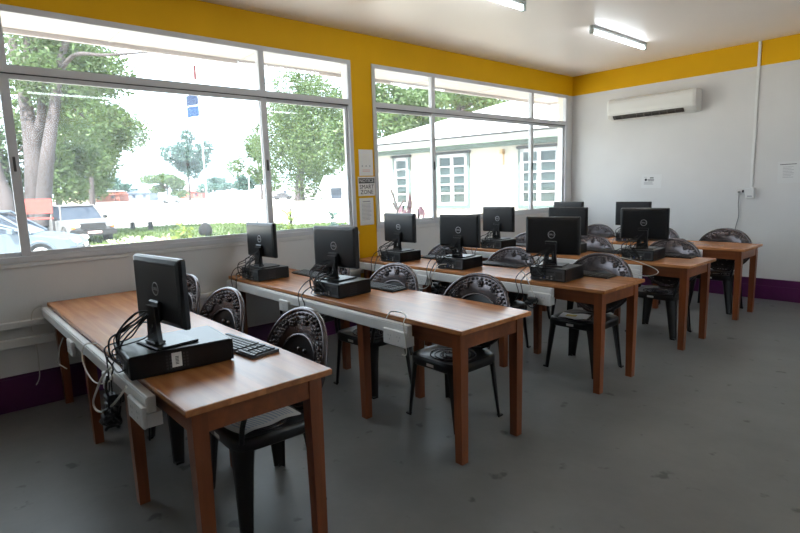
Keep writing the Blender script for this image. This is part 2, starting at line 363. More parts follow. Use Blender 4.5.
# ------------------------------------------------------------------ chair
def make_chair():
    t = empty('plastic_chair')
    # seat: dished panel with skirt
    k = MB(); W, D = .215, .205
    def outline(u, g=0):
        a = 2*PI*u; c, s_ = math.cos(a), math.sin(a); e = .38
        return ((W+g)*math.copysign(abs(c)**e, c), (D+g)*math.copysign(abs(s_)**e, s_))
    prof = [(-.215, 0.400), (-.18, 0.399), (-.1, 0.401), (-.05, 0.407), (-.02, 0.415), (-.008, 0.418), (0, 0.413), (.004, 0.400), (.004, 0.365), (0, 0.360), (-.006, 0.365), (-.006, 0.395), (-.1, 0.390), (-.215, 0.389)]
    def fn(u, v):
        i = round(v*(len(prof)-1)); g, z = prof[i]; f_ = max(0.001, 1+g/.215)
        x, y = outline(u); x *= f_ if g < 0 else (W+g)/W; y *= f_ if g < 0 else (D+g)/D
        if i > 6 and i < 12: z -= .025*max(0, 1-abs(x)/.2*1.2)*0
        return (x, y, z)
    k.grid(fn, 40, len(prof), CHS, closed_u=True)
    k.build('seat', t)
    # pale embossed rings on the seat
    k = MB()
    for rr in (.05, .085, .12, .15):
        k.tube([(rr*math.cos(a*PI/16), rr*.95*math.sin(a*PI/16), .4035+(.004 if rr > .13 else 0)) for a in range(32)], .0035, CHB, 5, closed=True)
    for a in range(12):
        k.ball((.068*math.cos(a*PI/6), .065*math.sin(a*PI/6), .403), .006, CHB, 6, 4)
    k.build('seat_pattern', t)
    # legs: tapered curved plates set diagonally under the corners
    for sx in (-1, 1):
        for sy in (-1, 1):
            k = MB(); n = Vector((sx, sy, 0)).normalized(); tt = Vector((-n.y, n.x, 0))
            top = Vector((sx*.186, sy*.176, .375)); bot = Vector((sx*.222, sy*.195, 0))
            def leg(u, v):
                # u around section, v down
                p = top.lerp(bot, v); w = .054-.024*v**.8; th = .007
                cs = [(-1, -.6), (-.5, .1), (0, .35), (.5, .1), (1, -.6), (1, -1.6), (.5, -.9), (0, -.65), (-.5, -.9), (-1, -1.6)]
                a, b = cs[int(round(u*10)) % 10]
                return p+tt*(a*w)+n*(b*w*.35+(0))
            k.grid(leg, 10, 9, CHS, closed_u=True)
            k.add([leg(i/10, 1) for i in range(10)], [tuple(range(10))], CHS)
            k.box((bot.x-.014, bot.y-.014, 0), (bot.x+.014, bot.y+.014, .012), CHS)
            k.build('leg', t)
    # arms: slim posts from the front legs curving back to the hoop
    for sx in (-1, 1):
        k = MB()
        pts = spline([(sx*.2, -.175, .40), (sx*.222, -.17, .50), (sx*.235, -.13, .575), (sx*.243, 0, .60), (sx*.246, .1, .612), (sx*.238, .2, .65)], 5)
        k.tube(pts, [.012]*len(pts), CHS, 8); k.build('armrest', t)
    # backrest
    Z0, HT, HW, Y0, LEAN = .415, .468, .285, .185, .115
    def bp(a, b, c=0):
        """point on the curved leaning back: a across, b up from the seat, c outwards to the sitter"""
        f_ = b/HT
        return Vector((a, Y0+LEAN*f_-.045*(a/HW)**2-c, Z0+b))
    def oval(th, s_=1, hw=HW, hb=HT/2, cb=HT/2):
        x = math.sin(th); z = math.cos(th)
        w = hw*(1 if z > 0 else (1-.28*(-z)**1.5))
        return w*math.copysign(abs(x)**.92, x)*s_, cb+hb*z*s_
    N = 56
    back = MB()
    rim = [bp(*oval(2*PI*i/N)) for i in range(N)]
    back.tube(rim, .0135, CHB, 8, closed=True)
    # arch frame around the centre panel
    ai = [(.18*math.cos(PI*i/20), .21+.135*math.sin(PI*i/20)) for i in range(21)]
    arch = [(.15, .02), (.168, .08), (.178, .14)]+ai+[(-.178, .14), (-.168, .08), (-.15, .02)]
    back.tube([bp(a, b, .006) for a, b in arch], .008, CHB, 6)
    # band between rim and arch
    vs = []; fs = []
    for i in range(N):
        th = 2*PI*i/N; a, b = oval(th, .985); L_ = []
        # inner end: nearest direction on arch shape
        z = math.cos(th); x = math.sin(th)
        ia, ib = (.181*math.copysign(abs(x)**.8, x), .21+.136*z) if z > 0 else (.181*math.copysign(abs(x)**.35, x)*(1-.06*-z), .20+.185*z)
        for q in range(4):
            f_ = q/3; L_.append(bp(a+(ia-a)*f_, b+(ib-b)*f_, .002+.006*math.sin(PI*f_)))
        vs += L_
    for i in range(N):
        for q in range(3): fs.append((i*4+q, i*4+q+1, ((i+1) % N)*4+q+1, ((i+1) % N)*4+q))
    back.add(vs, fs, CHB, True)
    vs2 = [v+Vector((0, .006, 0)) for v in vs]; back.add(vs2, [f_[::-1] for f_ in fs], CHB, True)
    bo = back.build('backrest', t)
    # centre panel
    pn = MB(); vs = [bp(a, b, -.004) for a, b in arch]+[bp(0, .15, -.01)]; n_ = len(arch)
    pn.add(vs, [(i, (i+1) % n_, n_) for i in range(n_)], CHS, False); pn.add([v+Vector((0, .004, 0)) for v in vs], [((i+1) % n_, i, n_) for i in range(n_)], CHS)
    for b, xs in ((.27, (-.03, .03)), (.225, (-.11, -.037, .037, .11)), (.17, (-.06, 0, .06)), (.115, (-.11, -.037, .037, .11)), (.06, (-.06, 0, .06))):
        for a in xs:
            p = bp(a, b, .003); pn.ball(p, (.013, .012, .013), CHB, 8, 6)
    pn.build('back_panel', bo)
    # raised beads, flower rosettes and leaf shapes round the band
    o_ = MB()
    for i in range(50):
        th = 2*PI*i/50
        a, b = oval(th, .905); o_.ball(bp(a, b, .010), (.0095, .010, .0095), CHB, 6, 4)
        if -.45 < math.cos(th) and (i % 6) not in (0,):
            a, b = oval(th+.06, .82); o_.ball(bp(a, b, .012), (.0105, .011, .0105), CHB, 6, 4)
        if -.45 < math.cos(th) < .75:
            a, b = oval(th, .745); o_.ball(bp(a, b, .012), (.0085, .009, .0085), CHB, 6, 4)
    for th in (-1.0, -.5, 0, .5, 1.0):
        a, b = oval(th, .77)
        for q in range(6):
            an = q*PI/3; o_.ball(bp(a+.016*math.cos(an), b+.016*math.sin(an), .013), (.010, .010, .010), CHB, 6, 4)
        o_.ball(bp(a, b, .018), (.010, .010, .010), CHB, 6, 4)
    o_.build('back_ornament', bo)
    k = MB(); k.box((-.03, -.2105, .375), (.03, -.2095, .393), PAP); k.build('sticker', t)
    return t
chair0 = make_chair()
CH = [  # x, y, rot, label
 (2.24, 1.10, -.04, 'black ornate-backed chair with printed papers on its seat, at the nearest table'),
 (1.38, 1.09, .03, 'black ornate-backed chair second from the window at the nearest table'),
 (.60, 1.13, .05, 'black ornate-backed chair half hidden behind the nearest monitor'),
 (2.25, 2.45, .0, 'black ornate-backed chair behind the open right end of the second table'),
 (1.43, 2.44, .04, 'black ornate-backed chair behind the middle of the second table'),
 (.55, 2.46, .06, 'black ornate-backed chair mostly hidden behind the right monitor of the second table'),
 (2.36, 3.86, .0, 'black ornate-backed chair at the right end of the middle table'),
 (1.52, 3.80, .03, 'black ornate-backed chair behind the middle table, left of its rightmost monitor'),
 (.68, 3.84, .05, 'black ornate-backed chair between the two left monitors of the middle table'),
 (2.35, 5.28, .0, 'black ornate-backed chair at the right end of the fourth table'),
 (1.52, 5.22, .02, 'black ornate-backed chair behind the second monitor of the fourth table'),
 (.72, 5.22, .04, 'black ornate-backed chair nearest the window at the fourth table'),
 (2.385, 6.66, .0, 'black ornate-backed chair at the right end of the farthest table against the back wall'),
 (1.62, 6.66, .0, 'black ornate-backed chair at the farthest table, almost hidden behind monitors'),
 (.80, 6.66, .03, 'black ornate-backed chair nearest the window at the farthest table')]
chairs = []
for i, (x, y, rz, lb) in enumerate(CH):
    c = chair0 if i == 0 else copy_tree(chair0)
    c.location = (x, y, 0); c.rotation_euler.z = rz; tag(c, lb, 'chair', 'ornate black plastic chairs at the computer tables'); chairs.append(c)
# papers on the first seat
k = MB()
def sheet(u, v): return ((u-.5)*.38, (v-.5)*.31, .016+.006*math.sin(u*7+v*3)+.004*math.sin(v*11))
k.grid(sheet, 18, 12, PAP); k.grid(lambda u, v: tuple(Vector(sheet(1-u, v))-Vector((0, 0, .004))), 18, 12, PAP)
bl = mat('blue_grey_print', (.45, .5, .6), .7)
for i in range(15):
    for (a, b) in ((.06, .46), (.54, .94)):
        v = .08+i*.058; p = [Vector(sheet(a+(b-a)*q/8, v))+Vector((0, 0, .001)) for q in range(9)]; w = [Vector(sheet(a+(b-a)*q/8, v+.025))+Vector((0, 0, .001)) for q in range(9)]
        k.add(p+w, [(q, q+1, q+10, q+9) for q in range(8)], bl)
tag(k.build('newspaper', None, (2.23, 1.06, .424), .12), 'rumpled printed newspaper sheets lying on the seat of the nearest chair', 'newspaper')
pl = MB(); pl.grid(lambda u, v: ((u-.5)*.22, (v-.5)*.16, .006+.004*math.sin(u*8+v*2)), 12, 8, PAP)
pl.grid(lambda u, v: ((.5-u)*.22, (v-.5)*.16, .003+.004*math.sin((1-u)*8+v*2)), 12, 8, PAP)
mg = mat('yellow_print', (.6, .45, .1), .6)
pl.box((-.06, -.05, .0115), (.02, .01, .0125), mg)
tag(pl.build('leaflet', None, (2.30, 3.82, .411), .3), 'small pale leaflet with yellow print on the chair seat at the middle table', 'leaflet')

# ------------------------------------------------------------------ computers
def make_monitor():
    t = empty('monitor'); W, Hm = .210, .279; ZB = .083
    k = MB(); zb, zt = ZB, ZB+Hm
    # shell: rings from bezel to back
    rings = [(-.000, 0, .022), (.0, .0, .012), (-.006, .0, -.004), (-.022, .004, -.022), (-.026, .02, -.028)]
    vs = []
    for g, ins, y in [(0, .001, .006), (0, 0, .003), (0, 0, -.012), (0, .006, -.024), (0, .022, -.029)]:
        q = .006
        X, z0, z1 = W-ins, zb+ins, zt-ins
        vs += [(-X+q, y, z0), (X-q, y, z0), (X, y, z0+q), (X, y, z1-q), (X-q, y, z1), (-X+q, y, z1), (-X, y, z1-q), (-X, y, z0+q)]
    fs = [tuple(range(7, -1, -1)), tuple(range(32, 40))]+[(r*8+i, r*8+8+i, r*8+8+(i+1) % 8, r*8+(i+1) % 8) for r in range(4) for i in range(8)]
    k.add(vs, [f[::-1] for f in fs], BLK)
    shell = k.build('casing', t)
    k = MB(); k.box((-.17, -.0295, zt-.03), (.17, -.0288, zt-.027), INK); k.build('vent_slot', shell)
    k = MB(); k.box((-W+.012, .0055, zb+.018), (W-.012, .0068, zt-.012), SCR); k.build('screen', t)
    k = MB(); cz = zb+Hm*.53; k.tube([(.026*math.sin(a*PI/16), -.0298, cz+.026*math.cos(a*PI/16)) for a in range(32)], .0022, SIL, 6, closed=True)
    X = Matrix.Translation((0, -.0298, cz)) @ Matrix.Rotation(PI/2, 4, 'X')
    text_into(k, 'DELL', .0175, SIL, X); k.build('logo', t)
    # neck with cable hole
    k = MB(); a = .036
    pts = [(-a, .005), (a, .005), (a*.86, .15), (-a*.86, .15)]
    for z0, z1, w0, w1 in ((.008, .05, .052, .046), (.085, .165, .043, .040)):
        k.prism([(-w0, z0), (w0, z0), (w1, z1), (-w1, z1)], 1, -.060, -.040, BLK)
    for sx in (-1, 1): k.prism([(sx*.013, .05), (sx*.046, .05), (sx*.043, .085), (sx*.013, .085)], 1, -.060, -.040, BLK)
    k.box((-.045, -.046, .10), (.045, -.029, .185), BLK, .006)
    k.build('stand_neck', t)
    k = MB(); k.box((-.105, -.09, 0), (.105, .09, .010), BLK, .004); k.box((-.045, -.075, .010), (.045, -.025, .022), BLK, .004); k.build('stand_base', t)
    return t
mon0 = make_monitor()
def make_pc():
    t = empty('desktop_computer'); W, D, Hh = .155, .18, .10
    k = MB(); k.box((-W, -D, .004), (W, D, Hh), BLK2, .004)
    for x in (-W+.03, W-.03):
        for y in (-D+.03, D-.03): k.cyl((x, y, 0), (x, y, .006), .01, CAB, 10)
    k.build('case', t)
    k = MB()
    k.box((-W+.008, -D-.002, .01), (W-.008, -D, Hh-.008), DGR)
    k.build('rear_plate', t)
    k = MB()
    for x, z, w, h, mt in ((-.115, .06, .03, .022, INK), (-.115, .03, .03, .02, INK), (-.06, .03, .018, .03, SIL), (-.03, .03, .014, .02, mat('blue_port', (.05, .1, .35), .4)), (0, .028, .02, .016, SIL), (.035, .03, .014, .03, SIL), (.06, .03, .014, .03, INK), (-.04, .07, .06, .012, INK), (.03, .07, .06, .012, INK), (.1, .05, .06, .05, INK)):
        k.box((x-w/2, -D-.0035, z-h/2), (x+w/2, -D-.002, z+h/2), mt)
    k.build('ports', t)
    k = MB(); k.box((-W+.004, D, .006), (W-.004, D+.008, Hh-.004), BLK, .002); k.box((-.04, D+.008, .05), (.04, D+.009, .056), SIL); k.build('front_bezel', t)
    k = MB()
    for i in range(7):
        for j in range(5): k.box((W, -.06+i*.012, .02+j*.013), (W+.0006, -.053+i*.012, .028+j*.013), INK)
    k.build('side_vents', t)
    k = MB(); k.box((W, -.04, .025), (W+.0012, -.005, .085), PAP)
    for j in range(6): k.box((W+.0012, -.028, .036+j*.006), (W+.0016, -.016, .039+j*.006), INK)
    k.build('side_sticker', t)
    return t
pc0 = make_pc()
def make_kb():
    t = empty('keyboard'); k = MB(); k.prism([(-.07, .0), (.07, .0), (.07, .016), (-.07, .010)], 0, -.22, .22, BLK); k.build('keyboard_base', t)
    k = MB()
    ks = mat('black_keys', (.02, .02, .022), .35)
    for r in range(6):
        y = -.056+r*.0215; z = .0105+(y+.07)/.14*.006
        x = -.21
        while x < .205:
            w = .0165
            if r == 0 and -.12 < x < -.02: w = .105
            if abs(x-.07) > .006 and abs(x-.135) > .006: k.box((x, y-.008, z), (x+w, y+.008, z+.006), ks, .0015)
            x += w+.0025
    k.build('keys', t)
    return t
kb0 = make_kb()

def cable(pts, mt, label, r=.0035, name='cable', cat='cable', group=None, n=7):
    k = MB(); k.tube(spline(pts, n), r, mt, 6); o = k.build(name); tag(o, label, cat, group); return o
PCS = [ # row, monitor x, y, yaw, place phrase, pc dx, keyboard x
 (0, 2.169, .735, .108, 'the nearest table', .015, 2.20),
 (1, .393, 2.12, .076, 'the second table beside the window', .0, .56),
 (1, 1.42, 2.16, .172, 'the second table farther from the window', .05, 1.50),
 (2, .507, 3.57, .076, 'the middle table beside the window', .0, .75),
 (2, 1.303, 3.575, .160, 'the centre of the middle table', .0, 1.52),
 (2, 2.240, 3.59, .245, 'the right part of the middle table', .045, 2.36),
 (3, .626, 4.985, .088, 'the fourth table beside the window', .0, .80),
 (3, 1.52, 4.985, .12, 'the centre of the fourth table', .0, 1.75),
 (3, 2.310, 4.985, .179, 'the right part of the fourth table', .0, 2.42),
 (4, .655, 6.42, .08, 'the farthest table beside the window', .0, .90),
 (4, 1.525, 6.42, .08, 'the farthest table, away from the window', .0, 1.78)]
EXTRA = {2: .0}
rr = random.Random(3)
for i, (r, mx, my, yaw, ph, dx, kx) in enumerate(PCS):
    mo = mon0 if i == 0 else copy_tree(mon0); pc = pc0 if i == 0 else copy_tree(pc0); kb = kb0 if i == 0 else copy_tree(kb0)
    py = max(my+.035, ROWS[r]+.20)
    if i == 0: py = .755
    else: py -= .04
    mo.location = (mx, my, .85); mo.rotation_euler.z = yaw
    pc.location = (mx+dx, py, .75); pc.rotation_euler.z = min(yaw*.4, .06)
    kb.location = (kx, ROWS[r]+.505, .75); kb.rotation_euler.z = -.04 if i % 2 else .03
    if i: pc.scale = (.93, .78, 1)
    if i == 0: mo.location = (2.187, .728, .85); mo.rotation_euler.z = .13; mo.scale.z = 1.03; pc.scale.y = 1.13; pc.rotation_euler.z = -.08; pc.location.x = 2.17; kb.location = (2.17, 1.06, .75); kb.rotation_euler.z = .1
    if i:
        for ch in list(pc.children):
            if ch.name.startswith('side_sticker'): bpy.data.objects.remove(ch)
    tag(mo, 'black monitor seen from behind at '+ph, 'monitor', 'black monitors on the computers')
    tag(pc, 'black flat desktop computer at '+ph, 'computer', 'desktop computers lying on the tables')
    tag(kb, 'black keyboard at '+ph, 'keyboard', 'keyboards behind the computers')
    # leads
    bx, by = mx+dx, (py-.18 if i == 0 else py-.14); ty = ROWS[r]
    def J(s): return rr.uniform(-s, s)
    G = 'black leads behind the computers'
    cable([(bx-.115, by-.006, .81), (bx-.13, by-.05+J(.01), .80), (bx-.12+J(.03), ty-.055, .755), (bx-.10+J(.03), ty-.07, .70), (bx-.08, ty-.075, .60), (bx-.02+J(.04), ty-.08, .57), (bx+.03, ty-.075, .63)], CAB,
          'black power lead hanging down at '+ph, .004, 'cable', 'cable', G)
    cable([(mx-.02, my-.05, .98), (mx-.05, my-.09, .95), (mx-.10+J(.02), my-.13, .91), (bx-.12, by-.04, .88), (bx-.10, by-.045, .80), (bx-.03, by-.006, .78)], CAB,
          'thick black video lead at '+ph, .0045, 'cable', 'cable', G)
    cable([(mx+.02, my-.06, .99), (mx-.03, my-.10, .93), (mx-.09, my-.13, .87), (bx-.16, by-.05, .84), (bx-.17+J(.02), ty-.06, .77), (bx-.15, ty-.07, .67), (bx-.18, ty-.075, .60)], CAB,
          'black monitor lead falling down at '+ph, .0035, 'cable', 'cable', G)
    cable([(mx+.04, my-.055, .965), (mx+.06, my-.10, .90), (mx+.0, by-.04, .865), (bx-.06, by-.05, .83), (bx-.02, by-.035, .79), (bx+.035, by-.006, .78)], CAB,
          'thin black signal lead at '+ph, .0028, 'cable', 'cable', G)
    cable([(bx+.06, by-.006, .78), (bx+.07, by-.035, .79), (bx+.02, by-.05, .77), (bx-.06, by-.045, .758), (bx-.12, by-.04, .77), (bx-.06, by-.03, .80), (bx+.0, by-.006, .778)], CAB,
          'coiled black keyboard lead at '+ph, .003, 'cable', 'cable', G)
    k = MB()
    for j in range(6):
        st = Vector((mx+J(.035), my-.055, .88+rr.uniform(0, .12))); en = Vector((bx-rr.uniform(-.05, .13), by-.012, .77+rr.uniform(0, .06)))
        m1 = st.lerp(en, .35)+Vector((J(.06)-.03, J(.02), rr.uniform(.0, .06))); m2 = st.lerp(en, .7)+Vector((J(.06)-.04, -.02-rr.random()*.03, rr.uniform(.01, .05)))
        k.tube(spline([st, m1, m2, en], 6), rr.uniform(.0025, .0045), CAB, 6)
    tag(k.build('cable_tangle'), 'tangle of black leads round the monitor foot at '+ph, 'cable', 'tangles of leads round the monitor feet')
    if i in (0, 2, 4, 5, 8):
        k = MB(); px_ = bx-.02 if i else 2.08
        k.box((px_-.035, ty-.10, .615), (px_+.035, ty-.055, .65), CAB, .008); k.box((px_-.06, ty-.095, .59), (px_-.0, ty-.06, .615), CAB, .008)
        tag(k.build('plug'), 'black plugs in the trunking at '+ph, 'plug', 'black plugs at the trunking')

def wcab(pts, lb, r=.0035): return cable(pts, CABW, lb, r, 'white_cable', 'cable')
y0 = ROWS[0]-.05
wcab([(1.58, y0+.04, .753), (1.565, y0-.01, .755), (1.58, y0-.03, .70), (1.66, y0-.035, .655), (1.80, y0-.035, .635), (1.95, y0-.03, .66), (2.06, y0-.02, .70), (2.12, y0-.02, .74)], 'thin white cable drooping below the trunking of the nearest table')
wcab([(2.06, y0-.01, .76), (1.99, y0-.035, .70), (1.86, y0-.04, .60), (1.80, y0-.045, .535), (1.84, y0-.045, .51), (2.0, y0-.05, .55), (2.17, y0-.05, .625), (2.30, y0-.045, .70), (2.36, y0-.03, .755)], 'long white cable loop hanging lowest in front of the nearest table', .005)
wcab([(.9, y0, .66), (.88, y0-.02, .60), (.8, y0-.02, .52), (.70, y0-.02, .47), (.78, y0+.0, .455), (.9, y0, .47)], 'short white cable end curling below the trunking near the window')
wcab([(.08, y0+.02, .73), (.05, y0-.03, .70), (.045, y0-.05, .62), (.04, y0-.05, .55)], 'white cable arching from wall duct to the corner of the nearest table')
wcab([(.05, .50, .46), (.05, .50, .35), (.045, .495, .22), (.035, .47, .16)], 'loose thin white cable end hanging against the purple skirting')
wcab([(2.22, 1.93, .74), (2.21, 1.97, .765), (2.27, 1.985, .77), (2.36, 1.955, .77), (2.40, 1.90, .74), (2.42, 1.895, .64), (2.415, 1.90, .57), (2.36, 1.92, .55)], 'white cable loop over the front edge of the second table')
wcab([(1.30, 3.40, .80), (1.27, 3.32, .79), (1.22, 3.30, .70), (1.16, 3.30, .60), (1.08, 3.29, .57), (1.0, 3.30, .60), (1.02, 3.32, .66)], 'white cable drooping from the centre of the middle table')
wcab([(2.08, 3.42, .80), (2.13, 3.36, .82), (2.20, 3.315, .78), (2.26, 3.305, .68), (2.30, 3.30, .60)], 'white cable arching off the right computer of the middle table')
wcab([(2.16, 4.73, .78), (2.22, 4.70, .79), (2.40, 4.70, .76), (2.55, 4.70, .71), (2.56, 4.70, .67), (2.46, 4.70, .64), (2.33, 4.70, .66), (2.25, 4.705, .71), (2.21, 4.71, .75)], 'oval loop of white cable in front of the fourth table')
cable([(2.12, y0-.04, .74), (2.14, y0-.055, .70), (2.17, y0-.055, .66), (2.16, y0-.055, .61)], CAB, 'black flex holding the adapter cluster below the nearest table', .006)
k = MB(); r2 = random.Random(5)
for j in range(7):
    c0 = Vector((2.16, y0-.055, .575)); pts = [c0+Vector((r2.uniform(-.055, .055), r2.uniform(-.03, .03), r2.uniform(-.04, .05))) for _ in range(6)]; k.tube(spline(pts, 5), .007, CAB, 6)
k.box((2.13, y0-.085, .555), (2.19, y0-.03, .60), CAB, .01)
tag(k.build('cable_tangle'), 'bunched knot of black cable dangling below the trunking of the nearest table', 'cable')

# ------------------------------------------------------------------ ceiling lights
TUBE = mat('lit_tube', (1, 1, 1), .4, emit=(.86, .95, 1), es=18)
GREYM = mat('light_fitting_grey', (.45, .5, .5), .4)
lt0 = None
for i, (x, y, lb) in enumerate(((1.57, 5.28, 'lit tube light on the ceiling nearer the back wall'), (1.58, 2.94, 'lit tube light cut by the top edge of the picture'))):
    if i == 0:
        lt0 = t = empty('tube_light', (x, y, H)); 
        k = MB(); k.box((-.022, 0, -.035), (.022, 1.20, 0), GREYM, .004); k.build('fitting', t)
        k = MB(); k.cyl((0, .03, -.058), (0, 1.17, -.058), .016, TUBE, 14); k.build('tube', t)
        for yy in (.0, 1.165):
            k = MB(); k.box((-.02, yy, -.078), (.02, yy+.035, -.033), GREYM, .004); k.build('end_holder', t)
    else: t = copy_tree(lt0); t.location = (x, y, H)
    tag(t, lb, 'ceiling light', 'tube lights on the ceiling')
for x, y in ((4.9, 4.6), (4.9, 1.3)):  # unseen lamps, added because walls and ceiling needed more light
    t = copy_tree(lt0); t.location = (x, y, H); tag(t, 'added unseen tube light over the open floor, brightening the room', 'ceiling light', 'added tube lights out of view')

# ------------------------------------------------------------------ air conditioner
t = empty('air_conditioner', (.66, YB, 2.31))
prof = [(0, 0), (-.10, 0), (-.165, .02), (-.20, .065), (-.212, .12), (-.212, .22), (-.20, .262), (-.175, .28), (0, .28)]
k = MB(); k.prism(prof, 0, .03, 1.13, ACW); k.build('body', t)
for x0, x1 in ((0, .03), (1.13, 1.16)):
    k = MB(); ins = [(p*.97-.0, .008+q*.945) for p, q in prof]
    vs = [(x0 if x0 == 0 else x1, p*.93, .01+q*.93) for p, q in prof]+[((x1 if x0 == 0 else x0), p, q) for p, q in prof]; n_ = len(prof)
    k.add(vs, [tuple(range(n_)), tuple(range(2*n_-1, n_-1, -1))]+[(i, i+n_, (i+1) % n_+n_, (i+1) % n_) for i in range(n_)], ACW); k.build('end_cap', t)
k = MB()
k.prism([(-.155, .012), (-.196, .056), (-.205, .052), (-.198, .03), (-.168, .004)], 0, .09, 1.02, mat('dark_vent', (.03, .025, .02), .5))
for i in range(9): k.box((.12+i*.1, -.207, .01), (.124+i*.1, -.16, .05), mat('vent_fin', (.12, .1, .09), .5))
k.build('air_outlet', t)
k = MB(); k.box((.12, -.2135, .255), (.98, -.212, .258), GINK); k.box((.05, -.2135, .075), (1.11, -.2125, .0762), GINK); k.build('panel_seam', t)
tag(t, 'white wall-mounted air conditioner with a dark outlet slot, high on the back wall', 'air conditioner')

# conduit and sockets on the back wall
t = empty('wall_conduit', (2.43, YB, 0)); k = MB(); k.box((-.014, -.018, 1.34), (.014, 0, H), PLW, .003); k.build('duct', t)
k = MB(); k.box((-.045, -.05, 1.215), (.045, 0, 1.345), PLW, .006); so = k.build('switch_box', t)
k = MB(); k.box((-.025, -.053, 1.235), (.025, -.05, 1.25), GINK); k.box((-.012, -.055, 1.275), (.012, -.05, 1.31), PLW, .002); k.build('rocker_switch', so)
tag(t, 'vertical white conduit ending in a small box on the back wall', 'conduit')
t = empty('wall_socket', (2.325, YB, 1.305)); k = MB(); k.box((-.055, -.012, -.04), (.055, 0, .04), PLW, .004); k.build('face_plate', t)
k = MB(); k.box((.012, -.02, -.018), (.032, -.012, .012), INK, .003); k.build('switch', t)
tag(t, 'white double socket plate on the back wall left of the conduit box', 'wall socket')
cable([(2.31, YB-.02, 1.30), (2.312, YB-.035, 1.26), (2.305, YB-.015, 1.15), (2.315, YB-.015, 1.0), (2.29, YB-.015, .85), (2.28, YB-.025, .60)], mat('grey_cable', (.2, .2, .2), .5), 'thin grey cord hanging from the back wall socket', .005)
k = MB(); k.box((2.298, YB-.04, 1.28), (2.322, YB-.012, 1.305), mat('grey_plug', (.2, .2, .2), .5), .005); tag(k.build('plug'), 'small grey plug in the back wall socket', 'plug')

# ------------------------------------------------------------------ posters
def poster(name, label, X, w, h, draw, cat='poster'):
    """X maps local (x right, y up, z towards the room) to the wall"""
    t = bpy.data.objects.new(name, None); C.objects.link(t); t.matrix_world = X; t.empty_display_size = .05
    k = MB(); k.box((-w/2, -h/2, .0005), (w/2, h/2, .002), PAP if X.translation.x < .5 else mat('thin_paper', (.70, .70, .70), .7)); k.build('paper', t)
    k = MB(); draw(k); k.build('print', t)
    tag(t, label, cat); return t
def bars(k, x0, x1, ys, hh, mt, rnd=.0, seed=1):
    q = random.Random(seed)
    for y in ys: k.box((x0, y-hh/2, .002), (x1-q.random()*rnd, y+hh/2, .0026), mt)
XL_ = lambda y, z, r=0: Matrix.Translation((.0, y, z)) @ Matrix(((0, 0, 1, 0), (1, 0, 0, 0), (0, 1, 0, 0), (0, 0, 0, 1))) @ Matrix.Rotation(r, 4, 'Z')
XB_ = lambda x, z, r=0: Matrix.Translation((x, YB, z)) @ Matrix(((1, 0, 0, 0), (0, 0, -1, 0), (0, 1, 0, 0), (0, 0, 0, 1))) @ Matrix.Rotation(r, 4, 'Z')
def d1(k):
    for i, s_ in enumerate((-.05, 0, .05)): k.cyl((s_, -.035, .002), (s_, -.035, .0026), .008, GINK, 10)
    bars(k, -.05, .05, (-.075, -.09), .005, mat('pink_print', (.7, .4, .38), .7))
poster('notice_sheet', 'top paper sheet on the yellow pillar, mostly blank with small print below', XL_(3.562, 1.745), .185, .27, d1)
def d2(k):
    k.box((-.105, .03, .002), (.105, .085, .0026), mat('dark_header', (.05, .05, .055), .6))
    text_into(k, 'NOTICE', .052, PAP, Matrix.Translation((0, .057, .003)), .0005)
    text_into(k, 'SMART', .062, INK, Matrix.Translation((0, -.008, .003)), .0005); text_into(k, 'ZONE', .062, INK, Matrix.Translation((0, -.062, .003)), .0005)
poster('notice_sign', 'white sign with black header reading NOTICE SMART ZONE on the yellow pillar', XL_(3.56, 1.50), .225, .20, d2, 'sign')
def d3(k):
    bars(k, -.05, .05, (.105,), .010, GINK); bars(k, -.065, .065, [.08-.014*i for i in range(13)], .004, GINK, .03, 3)
poster('notice_sheet', 'lowest paper sheet on the yellow pillar, filled with fine text', XL_(3.548, 1.235), .185, .285, d3)
def d4(k):
    k.ball((-.075, .02, .002), (.018, .018, .001), INK, 8, 4)
    bars(k, -.02, .03, (.045,), .014, INK); bars(k, -.05, .05, (.022, .006), .008, INK, .02, 5); bars(k, -.10, .05, (-.012, -.026, -.04), .007, GINK, .04, 6)
    bars(k, -.1, -.06, (.055,), .005, GINK)
poster('notice_sheet', 'small white notice with black heading on the back wall below the air conditioner', XB_(1.225, 1.455, -.02), .27, .185, d4)
def d5(k):
    bars(k, -.09, .07, (.09,), .007, INK); bars(k, -.06, .05, [.06-.017*i for i in range(8)], .004, GINK, .03, 8)
poster('notice_sheet', 'faint text sheet at the right edge of the back wall beyond the conduit', XB_(2.80, 1.515, .02), .225, .25, d5)

# ==================================================================== OUTSIDE
def leafmesh(name, blobs, n, size, mt, seed=0, parent=None, shape='leaf', tilt=1.0):
    """crown of many small leaves scattered through ellipsoid clusters; blobs (centre, radii)"""
    q = random.Random(seed); vs = []; fs = []
    tot = sum(b[1][0]*b[1][1]+b[1][2]*b[1][0] for b in blobs)
    for c, rd in blobs:
        c = Vector(c); m_ = int(n*(rd[0]*rd[1]+rd[2]*rd[0])/tot)
        for _ in range(m_):
            d = Vector((q.gauss(0, 1), q.gauss(0, 1), q.gauss(0, 1))).normalized(); rr_ = q.uniform(.45, 1.0)
            p = c+Vector((d.x*rd[0], d.y*rd[1], d.z*rd[2]))*rr_
            a = Vector((q.gauss(0, 1), q.gauss(0, 1), q.gauss(0, .6))).normalized(); b = a.cross(Vector((q.gauss(0, 1), q.gauss(0, 1), q.gauss(0, 1)))).normalized()
            s_ = size*q.uniform(.6, 1.3); i = len(vs)
            vs += [p-a*s_, p+b*s_*.45, p+a*s_, p-b*s_*.45]; fs.append((i, i+1, i+2, i+3))
    me = bpy.data.meshes.new(name); me.from_pydata([tuple(v) for v in vs], [], fs); me.materials.append(mt); me.update()
    o = bpy.data.objects.new(name, me); C.objects.link(o)
    if parent: o.parent = parent
    return o
